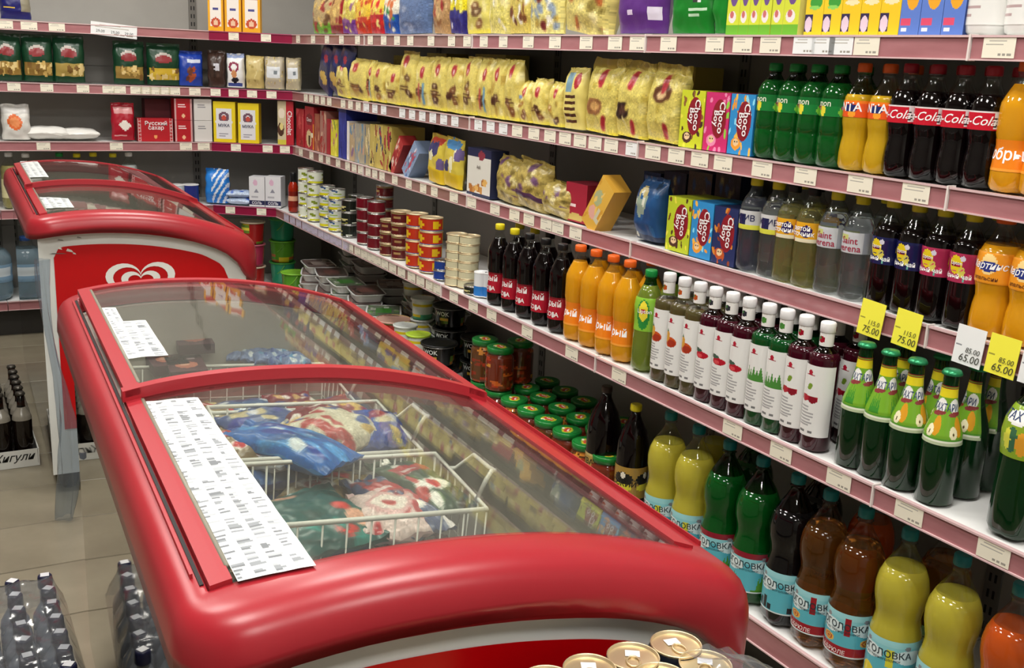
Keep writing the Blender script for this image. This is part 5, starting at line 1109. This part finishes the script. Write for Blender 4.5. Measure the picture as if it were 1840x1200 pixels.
ga = Art(24, 10, '#5a9a2c'); ga.spots(12, ['#d8c828', '#8ab83c', '#b86a2c'], seed=4, size=(.05, .1), asp=2)
plain = Art(24, 10, '#2f9a74'); crim = Art(24, 10, '#a82c50')
for i, (ar, c, k, l) in enumerate([(ya, '#c8b8a0', 2, 'red and yellow pickle bucket on top of its stack'), (crim, '#b85a70', 1, 'crimson bucket in the middle of its stack'), (ya, '#c8b8a0', 0, 'red and yellow pickle bucket at the stack foot')]):
    at5(tag(tub('pickle_bucket', .062, .118, '#a01c1c', c, ar), l, 'bucket', 'pickle buckets'), 'D', 456, .09, k, .119)
for i, (ar, c, k, l) in enumerate([(plain, '#4aa84a', 2, 'green bucket with wire handle on top of its stack'), (ga, '#6ab02c', 1, 'green bucket with yellow print in the middle of its stack'), (plain, '#4aa84a', 0, 'green bucket at the stack foot')]):
    at5(tag(tub('pickle_bucket', .068, .118, '#2f9a74', c, ar, '#7ac04a'), l, 'bucket', 'pickle buckets'), 'R', 508, .10, k, .119)
at5(tag(tub('pickle_bucket', .070, .12, '#2f9a74', '#8ac83c', ga, '#8ac83c'), 'low green bucket with lime lid before the stack', 'bucket', 'pickle buckets'), 'R', 530, .07)
def tray(seed, lab):
    root = empty('fish_tray'); W, D, Hh = .10, .07, .038; rg = random.Random(seed)
    m = MB(); lv = [(0, .82), (Hh, 1.0), (Hh+.001, 1.10), (Hh-.002, 1.10)]; vs = []; n = 32
    def sup(t, k): c, s = math.cos(t), math.sin(t); p = .35; return (W*k*math.copysign(abs(c)**p, c), D*k*math.copysign(abs(s)**p, s))
    for (z, k) in lv:
        for i in range(n): x, y = sup(2*PI*i/n, k); vs.append((x, y, z))
    m.add(vs, [(j*n+i, j*n+(i+1) % n, (j+1)*n+(i+1) % n, (j+1)*n+i) for j in range(3) for i in range(n)]+[tuple(range(n))[::-1]], smooth=False); m.obj('tray_body', pmat('tray_plastic', '#e6e8e6', .25), root)
    f = MB(); a = Art(18, 12, lab[0]); a.spots(10, lab[1], seed=seed, size=(.06, .16)); a.rect(.3, .25, .7, .75, lab[2])
    f.grid(lambda u, v: ((u-.5)*2*W*.97, (v-.5)*2*D*.97, Hh+.0015), 18, 12, a.at); f.obj('lid_film', GLOSS, root); return root
LB = [('#8a7470', ['#a88a80', '#6a5450', '#c0b0a8'], '#b8a8a0'), ('#6c7a64', ['#8a9a7a', '#5a8a4a', '#c0c8b8'], '#4a9a3c'), ('#6a5450', ['#8a6a60', '#4a3834'], '#8a5a54')]
for i, (X, Y, n) in enumerate([(.11, 5.02, 5), (.30, 5.0, 7), (.11, 4.80, 5), (.29, 4.76, 6), (.10, 4.57, 5), (.11, 4.35, 5), (.29, 4.45, 5), (.10, 4.12, 4), (.29, 4.15, 5), (.10, 3.90, 3), (.28, 3.88, 5)]):
    pr = tray(i, LB[i % 3])
    for k in range(n):
        o = pr if k == 0 else dup(pr); o.location = (XF[5]+X+rnd.uniform(-.012, .012), Y+rnd.uniform(-.012, .012), SZ[5]+.001+k*.0415); o.rotation_euler = (0, 0, -PI/2-.25+rnd.uniform(-.16, .16))
        tag(o, f'film-topped fish tray, {"topmost" if k == n-1 else PLACE[k]} in {"front" if X < .2 else "rear"} stack {ORD[[0,0,1,1,2,3,2,4,3,5,4][i]]} from the corner', 'tray', 'stacked fish trays')
sal = Art(24, 8, '#b82c20'); sal.spots(10, ['#e8a01c', '#3a8a2c', '#e8d060'], seed=1, size=(.05, .1), asp=2)
for k in range(3): at5(tag(tub('salad_tub', .072, .055, '#b82c20', '#c8a090', sal), f'red salad tub with green and yellow print, {["at the foot","in the middle","on top"][k]} of its stack', 'tub', 'salad tubs'), 'R', 706, .08, k, .056)
wg = Art(24, 10, '#dfe6dc'); wg.rect(0, 0, 1, .35, '#5ab88a'); wg.spots(8, ['#e0c81c', '#4aa82c', '#e87a2c'], size=(.05, .1), seed=6, asp=2)
for i, (px, ins, n) in enumerate([(727, .07, 2), (750, .06, 2), (757, .18, 3), (741, .28, 3)]):
    for k in range(n): at5(tag(tub('sauce_tub', .048, .088, '#dfe6dc', '#b8d83c' if i == 1 else '#dde2de', wg), f'white and green tub, {["lower","upper","topmost"][k]} in stack {["beside the red salad tubs","before the black bowls","in second row","in rear row"][i]}', 'tub', 'white and green tubs'), 'R', px, ins, k, .089)
wok = Art(48, 14, '#0e0f0f'); [wok.spots(7, ['#c89a34', '#a86a24', '#5a7a2c', '#d8b050'], x-.08, .12, x+.08, .5, (.02, .045), int(x*10), 2) for x in (.0, .25, .5, .75)]
def bowl(text=True):
    b = tub('noodle_bowl', .066, .090, '#0e0f0f', '#121414', wok, lip=1.09)
    g = MB(); g.lathe([(.0815, .0722), (.0815, .0728), (.0828, .0728), (.0828, .0722)], 22, cap0=False, cap1=False); g.obj('silver_ring', TIN, b)
    def fn(x, z): a = x/.062; rr = .066*(.86+.12*z/.09)+.001; return (rr*math.sin(a), -rr*math.cos(a), z)
    if text: text_on(b, 'WOK', .024, fn, .012, .062, '#e8ece8', .03, 0)
    return b
for i, (px, ins, n, l) in enumerate([(787, .075, 2, 'beside the green tubs'), (806, .22, 3, 'in the rear row'), (857, .26, 2, 'behind the pickle jars')]):
    for k in range(n):
        o = at5(tag(bowl(), f'black instant noodle bowl, {["lower","upper","topmost"][k]} in the stack {l}', 'bowl', 'black noodle bowls'), 'R', px, ins, k, .091, .35)
# jars of pickled tomatoes
ja = Art(44, 24, '#6a2410'); ja.spots(40, ['#a8341a', '#c05a20', '#8a2414', '#d08a30', '#5a3a14'], size=(.025, .045), seed=4, asp=1.5)
jb = Art(44, 24, '#5a3414'); jb.spots(40, ['#b83a1c', '#c8802c', '#7a8a2c', '#8a2c14'], size=(.025, .045), seed=9, asp=2.2)
def jar(a, h=.15, r=.049):
    root = empty('pickle_jar'); m = MB(); pf = [(0, .85), (.04, .97), (.1, 1), (.68, 1), (.78, .96), (.84, .85), (.9, .82)]
    m.lathe([(h*z, r*q) for z, q in refine(pf, 0, .9, .01)], 40, cap1=True, colfn=lambda u, z: a.at(u, z/(h*.9)))
    m.obj('jar_body', print_mat('jar_glass_print', .08, coat=1.0), root)
    l = MB(); l.lathe([(h*.87, r*.90), (h*.87, r*.93), (h*.985, r*.93), (h, r*.87), (h-.002, r*.80), (h-.002, r*.1)], 24, lobes=lambda z, t: 1+(.012*math.cos(30*t) if z < h*.95 else 0)); lo = l.obj('lid', pmat('jar_lid_green', '#127a30', .3, coat=.4), root)
    d = MB(); n = 20; s_ = Art(20, 20, '#127a30'); s_.ell(.5, .5, .36, .22, '#c8cc30', .4); s_.ell(.5, .5, .28, .14, '#c83a34', .4); s_.ell(.55, .48, .14, .05, '#f0e0d0', .4); s_.ell(.28, .62, .1, .07, '#e8e4d0')
    R_ = r*.78
    vs = [(0, 0, h-.0012)]+[(R_*q/6*math.sin(2*PI*k/n), -R_*q/6*math.cos(2*PI*k/n), h-.0012) for q in range(1, 7) for k in range(n)]
    fs = [(0, 1+k, 1+(k+1) % n) for k in range(n)]+[(1+(q-1)*n+k, 1+q*n+k, 1+q*n+(k+1) % n, 1+(q-1)*n+(k+1) % n) for q in range(1, 6) for k in range(n)]
    cs = [s_.at(.5+sum(vs[j][0] for j in f)/len(f)/R_/2, .5-sum(vs[j][1] for j in f)/len(f)/R_/2) for f in fs]
    d.add(vs, fs, np.array(cs)); d.obj('lid_print', PAPER, lo); return root
jp = [jar(ja), jar(jb)]; used = [False, False]
jl = []
for i, Y in enumerate([2.33, 2.44, 2.55, 2.66, 2.77, 2.88, 2.99, 3.10]): jl.append((.052, Y, 0, f'green-lidded tomato jar, {ORD[i]} in front row from the kvass bottles'))
for i, Y in enumerate([2.42, 2.53, 2.64, 2.75, 2.87, 2.98, 3.09]): jl.append((.158, Y, 0, f'green-lidded tomato jar, {ORD[i]} in second row from the kvass bottles'))
for i, Y in enumerate([2.55, 2.66, 2.78, 2.90, 3.02]): jl.append((.264, Y, 0, f'green-lidded tomato jar in shade, {ORD[i]} in third row from the kvass bottles'))
for i, (X, Y) in enumerate([(.052, 2.99), (.052, 3.10), (.158, 3.04)]): jl.append((X, Y, 1, ['green-lidded tomato jar stacked on the front row, nearer the kvass', 'green-lidded tomato jar stacked on the front row, beside the black bowls', 'green-lidded tomato jar stacked on the second row'][i]))
for i, (X, Y, k, l) in enumerate(jl):
    p_ = jp[i % 2]; o = p_ if not used[i % 2] else dup(p_); used[i % 2] = True
    hk = .0 if k == 0 else .151
    if k == 1: X += .0
    o.location = (XF[5]+X, Y, SZ[5]+.001+hk); o.rotation_euler = (0, 0, -PI/2+rnd.uniform(-.8, .8)); tag(o, l, 'jar', 'tomato jars on the bottom shelf')

# end wall bottom shelf: big water jugs seen past the far freezer
for i, (X, Y) in enumerate([(.30, .10), (.50, .10), (.70, .10), (.12, .10)]):
    b = bottle('water_jug', 'water', .30, .085, liq('jug_water', '#a8c4d4', .7), CLEAR, capm('blue', '#2c5aa8'), cap_h=.02, cap_r=.024, fill=.84, label=(.3, .6, Art(24, 12, '#7a9ab4').rect(.3, .3, .7, .8, '#c8d4dc')))
    b.location = (X, YB+Y, SZ[5]+.001); tag(b, f'large pale blue water jug on the bottom end-wall shelf, {["second","third","fourth","first"][i]} from the photo edge', 'jug', 'water jugs on the end wall')

# ------------------------------------------------------------ what lies in the freezers
def lay(w, h, d, art, back, u, y, z, rz, name, label, seed, cat='bag', group='frozen food bags', tx=0, loc=NF_LOC, frz=NF_RZ, kind='bag', ry=0):
    m, mat = (pouch(w, d, h, art, back, .07, .010, .35, seed, 20, 24, bottom=1) if kind == 'bag' else box_pack(w, d, h, art, back))
    o = m.obj(name, mat if kind == 'bag' else PAPER); X, Y, Z = F2W(u, y, z, loc, frz); o.location = (X, Y, Z+d); o.rotation_euler = (-PI/2+tx, ry, frz+rz); tag(o, label, cat, group); return o
def froz(bg, cols, seed, extra=None):
    a = Art(42, 48, bg); a.spots(16, cols, .02, .02, .98, .98, (.06, .16), seed, .7)
    if extra == 'plate': a.ell(.5, .45, .34, .24, '#d8a8a8'); a.ell(.5, .45, .26, .17, '#e8dcd4'); a.ell(.5, .45, .1, .07, '#b02c30')
    if extra == 'word': a.rect(.12, .55, .9, .72, '#b8282c'); a.lines(.18, .58, .86, .69, 1, '#f0e8e8'); a.ell(.5, .3, .3, .1, '#f0ece4'); a.ell(.45, .3, .12, .07, '#c8282c')
    return a.soft(1, seed, .05)
TEAL = ['#14605c', '#2a8a80', '#c83a34', '#0c4440', '#e0a890']
lay(.17, .20, .05, froz('#11514e', TEAL, 1), '#0c4440', .29, .45, .700, .15, 'dumpling_bag', 'teal dumpling bag with red and pink print in near basket', 1, tx=.05)
lay(.11, .17, .05, froz('#d8c0bc', ['#e8dcd4', '#c88a88', '#b03038'], 2, 'plate'), '#c8a8a8', .385, .46, .700, -.2, 'dumpling_bag', 'pink and white dumpling bag between the teal and the red ones', 2)
lay(.08, .24, .045, froz('#3a4a70', ['#8a2c3a', '#e0d8d8', '#1c3a6a'], 3, 'word'), '#2a3a5a', .445, .46, .700, .15, 'dumpling_bag', 'long navy bag with red word in near basket', 3)
lay(.075, .23, .045, froz('#2c4a34', ['#4a6a3a', '#b83a34', '#e8e4dc', '#1c2c20'], 4, 'word'), '#1c3a24', .50, .50, .712, .18, 'dumpling_bag', 'long dark green bag with red word at basket edge', 4)
lay(.12, .18, .05, froz('#b03a28', ['#e0a08a', '#e8e0d8', '#8a2020'], 5), '#8a3020', .235, .50, .675, -.3, 'dumpling_bag', 'orange-red bag under the long price sheet', 5)
lay(.16, .20, .06, froz('#24486a', ['#182c4a', '#c8d0dc', '#c8a87a', '#2c62a8'], 6), '#1c3c8c', .28, .73, .69, .1, 'ice_cream_bag', 'blue bag with tan print in the middle basket', 6)
lay(.10, .26, .05, froz('#2c6ab8', ['#4a9ae0', '#c8dcf0', '#1c3c9c', '#e0e8f0'], 7), '#2c6ab8', .37, .66, .745, .55, 'ice_cream_bag', 'bright blue bag lying across the basket joint', 7)
lay(.15, .18, .06, froz('#2848a0', ['#a02030', '#e0d8b8', '#d0b860', '#18205a', '#e8e8f0'], 8), '#1c3c8c', .44, .76, .72, -.25, 'ice_cream_bag', 'blue, red and cream bag at the middle basket edge', 8)
lay(.14, .18, .05, froz('#34508c', ['#c8b890', '#e0e0e8', '#7a1c2c', '#2c3c9c'], 9), '#24408c', .34, .86, .72, .3, 'ice_cream_bag', 'blue and beige bag at the back of the middle basket', 9)
lay(.14, .16, .06, froz('#3a5a4a', ['#1c5a2c', '#b0a890', '#d8d0b8', '#2c4a8a'], 10), '#3a4a5a', .24, .92, .68, -.2, 'ice_cream_bag', 'grey-green bag with pale print beyond the price sheet', 10)
lay(.12, .18, .05, froz('#8a1c2c', ['#d8b050', '#2c3c8c', '#e8e0d0'], 11), '#7a1c2c', .46, .90, .71, .1, 'ice_cream_bag', 'crimson and gold bag at the back of the middle basket', 11)
for i in range(6):
    a = Art(20, 22, '#431426'); a.ell(.5, .4, .3, .2, '#b86a54'); a.ell(.45, .45, .14, .1, '#d8a088'); a.rect(.1, .75, .8, .82, '#b8a0a8')
    pu, py = to_local(NF_LOC, NF_RZ, on_z(*[(222, 580), (262, 584), (305, 592), (344, 604), (330, 632), (300, 622)][i], .80-.008*(i//4)))
    lay(.075, .12, .022, a, '#30101c', pu, py-.06, .775-.03*(i//4), rnd.uniform(-.1, .1), 'ice_cream_pack', f'maroon ice cream pack under the upper lid, {ORD[i]} from the price sheet', 20+i, 'pack', 'maroon ice cream packs', kind='box')
for i in range(7):   # blue packs in a row towards the shelf side
    pu, py = to_local(NF_LOC, NF_RZ, on_z(370+i*26, 612+i*3, .77))
    lay(.06, .10, .03, froz('#7088b8', ['#c8d8e8', '#3a5aa0', '#5a9ac8', '#e0e8f0'], 90+i), '#5068a0', pu, py-.05, .735, rnd.uniform(-.2, .2), 'ice_cream_pack', f'small pale blue pack under the upper lid, {ORD[i]} from the maroon packs', 120+i, 'pack', 'small blue packs')
for i in range(5):
    lay(.10, .14, .04, froz(['#6a7488', '#8a8a90', '#5a3440', '#40508a', '#8a6a5a'][i], ['#c8ccd4', '#3a4a7a', '#8a3a3a'], 30+i), '#5a5a64', .12+.09*i, 1.24, .56, rnd.uniform(-.4, .4), 'frozen_bag', f'frozen food bag deep in the freezer end, {ORD[i]} from the aisle side', 40+i)
for i in range(6):
    lay(.12, .16, .05, froz(['#8c9088', '#5a2c34', '#34508c', '#8a7a5a', '#3a5a4a', '#7a2c34'][i], ['#c8ccd4', '#3a4a7a', '#8a3a3a', '#d8c890'], 50+i), '#5a5a64', .14+.16*(i % 3), .18+.14*(i//3), .42, rnd.uniform(-.4, .4), 'frozen_bag', f'frozen food bag low in the near end below the basket, {ORD[i]} from the aisle side', 60+i)
for i in range(6):
    lay(.15, .18, .05, froz(['#6a7488', '#8a2c34', '#34508c', '#8a7a5a', '#3a5a4a', '#7a2c34'][i], ['#c8ccd4', '#3a4a7a', '#8a3a3a', '#d8c890'], 70+i), '#5a5a64', .14+.16*(i % 3), .25+.5*(i//3), .60, rnd.uniform(-.4, .4), 'frozen_bag', f'frozen food bag inside the far freezer, {ORD[i]} from its emblem end', 80+i, group='bags in the far freezer', loc=FF_LOC, frz=FF_RZ)

# ------------------------------------------------------------ on the aisle floor
FILMW = thin_clear('shrink_film', '#e8eaec', .12, 1.6, opac=.10, opac_col='#c8ccd4')
sq = Art(12, 12, '#e8e8ea')
vb = bottle('small_bottle', 'vodka', .255, .031, liq('grey_glass_drink', '#868c96', 0), CLEAR, C_NAVY, cap_h=.026, cap_r=.0155, fill=.9, label=(.15, .55, Art(20, 14, '#b8bcc4').rect(.3, .2, .7, .8, '#3a4058')), lobes=False)
st = MB(); st.box(-.009, .009, -.009, .009, .2561, .2564); st.obj('cap_sticker', pmat('white_sticker', '#e4e4e8', .5), vb)
first = True; k = 0
for i in range(3):
    for j in range(7):
        o = vb if first else dup(vb); first = False
        o.location = (.180-i*.066, 2.355-j*.066, .001); o.rotation_euler = (0, 0, rnd.uniform(-.4, .4)); o.rotation_euler.z += -.3
        tag(o, f'small bottle with navy cap, {ORD[j]} from the far end of {["the row by the freezer","the middle row","the outer row"][i]}', 'bottle', 'small bottles wrapped in film')
fm = MB()
def film(u, v):
    x = .025+.205*u-.012+.0; y = 1.92+.47*v; e = min(u, 1-u, v, 1-v); z = .262 if e > .12 else .262-(.12-e)/.12*.10
    return (x+(.006 if u > .95 else 0), y, z+.004*math.sin(u*19)*math.cos(v*31)+.003*mnoise.noise(Vector((u*9, v*14, 1))))
fm.grid(film, 24, 40); tag(fm.obj('shrink_wrap', FILMW), 'crumpled clear film over the navy-capped bottles on the floor', 'film')
# beer crates further along the freezer side
bp = bottle('beer_bottle', 'vodka', .25, .031, liq('dark_beer', '#140c08'), CLEAR_B, pmat('crown_grey', '#4a4640', .35, metal=.6), fill=.8, crown=True, lobes=False, label=(.62, .8, Art(20, 8, '#8a8478')))
first = True
for i in range(3):
    for j in range(6):
        o = bp if first else dup(bp); first = False
        o.location = (.252-i*.066, 4.10-j*.068, .012); tag(o, f'dark beer bottle in the wrapped tray, {ORD[j]} along {["the row by the freezer","the middle row","the outer row"][i]}', 'bottle', 'beer bottles in the tray')
cr = MB(); cr.box(.082, .295, 3.718, 4.142, .001, .010)
for (x0, x1, y0, y1) in ((.082, .086, 3.718, 4.142), (.291, .295, 3.718, 4.142), (.087, .290, 3.718, 3.722), (.087, .290, 4.138, 4.142)): cr.box(x0, x1, y0, y1, .010, .062)
ct = tag(cr.obj('beer_tray', pmat('white_carton', '#d8d8d2', .6)), 'white carton tray of beer with black script on its end', 'tray')
v, f = text_geo('Жигули', .01, .35, 3); v = v*.037
tm = MB(); tm.add([(.212+a, 3.7172, .036+b) for a, b in v], f); tm.obj('lettering', ink('#181818'), ct)
bb = bottle('mineral_water_bottle', 'slim', .30, .036, liq('dark_blue_drink', '#2a3450', .4), CLEAR, capm('royal_blue', '#24368a'), fill=.85, label=(.3, .6, Art(20, 10, '#2c3c78').rect(.3, .2, .7, .8, '#8a9ac8')))
first = True
for i in range(2):
    for j in range(5):
        o = bb if first else dup(bb); first = False
        o.location = (-.02-i*.078, 4.2-j*.078, .001); tag(o, f'dark blue drink bottle beside the beer tray, {ORD[j]} along the {["inner","outer"][i]} row', 'bottle', 'blue-capped bottles on the floor')
# loose clear bag hanging between the two freezers
hb = MB()
def bagf(u, v):
    z = .008+.80*v; t = (u-.5)*2*PI; r = .014+.007*math.sin(v*7)+.008*(1-v); q = 1+.35*math.sin(3*t+v*9)+.2*mnoise.noise(Vector((math.cos(t)*2, math.sin(t)*2, v*9)))
    return (.315+.02*math.sin(v*5)+r*q*math.sin(t), 3.22+r*q*math.cos(t), z)
hb.grid(bagf, 28, 50); tag(hb.obj('plastic_bag', thin_clear('bag_film', '#e2e8ee', .12, 1.6, opac=.12, opac_col='#a8b4c0')), 'long crumpled bluish plastic bag hanging between the two freezers', 'bag')
# gold-lidded cans in film at the near end of the freezer
def beer_can():
    root = empty('drink_can'); h, r = .165, .0325
    m = MB(); m.lathe([(.0, r*.75), (.006, r*.95), (.012, r), (h-.018, r), (h-.008, r*.93), (h-.003, r*.87)], 28, cap1=False); m.obj('can_body', pmat('can_navy', '#2a2e3c', .28, metal=.6), root)
    l = MB(); q = .0285; l.lathe([(h-.004, q*.99), (h-.001, q*1.01), (h, q*.985), (h-.001, q*.95), (h-.005, q*.93), (h-.006, q*.88), (h-.0045, q*.83), (h-.0045, q*.2)], 32); lo = l.obj('lid', GOLD, root)
    t = MB(); t.tube([(.009*math.cos(a)*.8, -.008+.010*math.sin(a), h-.0022) for a in [2*PI*i/14 for i in range(14)]], .0012, 5, closed=True); t.box(-.003, .003, .001, .006, h-.0044, h-.0028); t.obj('pull_tab', GOLD, lo)
    s_ = MB(); s_.box(-.0085, .0075, .002, .014, h-.0028, h-.0025); s_.obj('sticker', MATS['white_sticker'], lo); return root
cp = beer_can(); first = True
for n_, (x, y, l) in enumerate([(.712, .815, 'gold-topped can tight against the freezer corner'), (.652, .792, 'gold-topped can, second along the freezer end'), (.593, .768, 'gold-topped can, third along the freezer end'), (.532, .745, 'gold-topped can mostly below the photo edge'), (.736, .752, 'gold-topped can under the clear film tail'), (.676, .729, 'gold-topped can in the outer row')]):
    o = cp if first else dup(cp); first = False
    q_ = on_z(*[(1215, 1156), (1138, 1178), (1060, 1200), (985, 1222), (1268, 1192), (1188, 1216)][n_], .80); o.location = (q_[0], q_[1], .6355); o.rotation_euler = (0, 0, rnd.uniform(-.3, .3)-.4); tag(o, l, 'can', 'gold-topped cans')
# cartons the cans stand on
for k in range(3):
    m = MB(); m.box(-.17, .17, -.10, .10, 0, .2095); m.box(-.171, .171, -.004, .004, .2096, .2101)
    o = m.obj('drink_carton', pmat('kraft_carton', '#a8865c', .7)); o.location = (.60, .690, .001+k*.2115); o.rotation_euler = (0, 0, .36); tag(o, f'brown drink carton under the gold-topped cans, {["bottom","middle","top"][k]} one', 'carton', 'drink cartons')
tl = MB(); tl.grid(lambda u, v: (.70+.12*u-.03*v, .675+.09*v+.03*u, .812-.06*u*u+.003*math.sin(u*17+v*9)+.003*math.sin(v*13)), 26, 18); tag(tl.obj('shrink_wrap', FILMW), 'torn clear film tail over the gold-topped cans', 'film')
# fuller baskets: smaller bags lying over and under the larger ones
rb = random.Random(21)
pal = [('#2858b0', ['#8ab0e0', '#e0e8f0', '#18306a', '#c04040']), ('#e0d8c0', ['#c8a860', '#3a5aa0', '#b83a3a']), ('#7a1c2c', ['#d8b070', '#e8e0d8', '#2c3c8c']), ('#30588c', ['#d0d8e4', '#a87a50', '#20386c']), ('#1c5a50', ['#c84a40', '#e0b8a0', '#0c3c38']), ('#b0b4bc', ['#5a6a94', '#e4e6ea', '#8a2c3a']), ('#8a7450', ['#e0cc90', '#5a3a24', '#c8c0a8'])]
n_ = 0
for (u0, u1, y0, y1, z, cnt, where) in ((.22, .46, .44, .66, .655, 5, 'low in the near basket'), (.22, .46, .72, .96, .665, 7, 'low in the middle basket'), (.24, .46, .74, .92, .735, 5, 'on top in the middle basket'), (.12, .46, 1.04, 1.24, .66, 6, 'in the far basket')):
    for k in range(cnt):
        c, cs = pal[(n_*3+k) % 7]; n_ += 1
        lay(.09+.05*rb.random(), .12+.06*rb.random(), .035+.02*rb.random(), froz(c, cs, 200+n_, 'word' if k % 2 else None), c, u0+(u1-u0)*rb.random(), y0+(y1-y0)*rb.random()-.05, z, rb.uniform(-.7, .7), 'frozen_bag', f'{["blue","cream","crimson","steel blue","teal","silver","tan"][(n_*3-3+k) % 7]} frozen bag {where}, {ORD[k]} laid from its aisle side', 300+n_, tx=rb.uniform(-.08, .08))
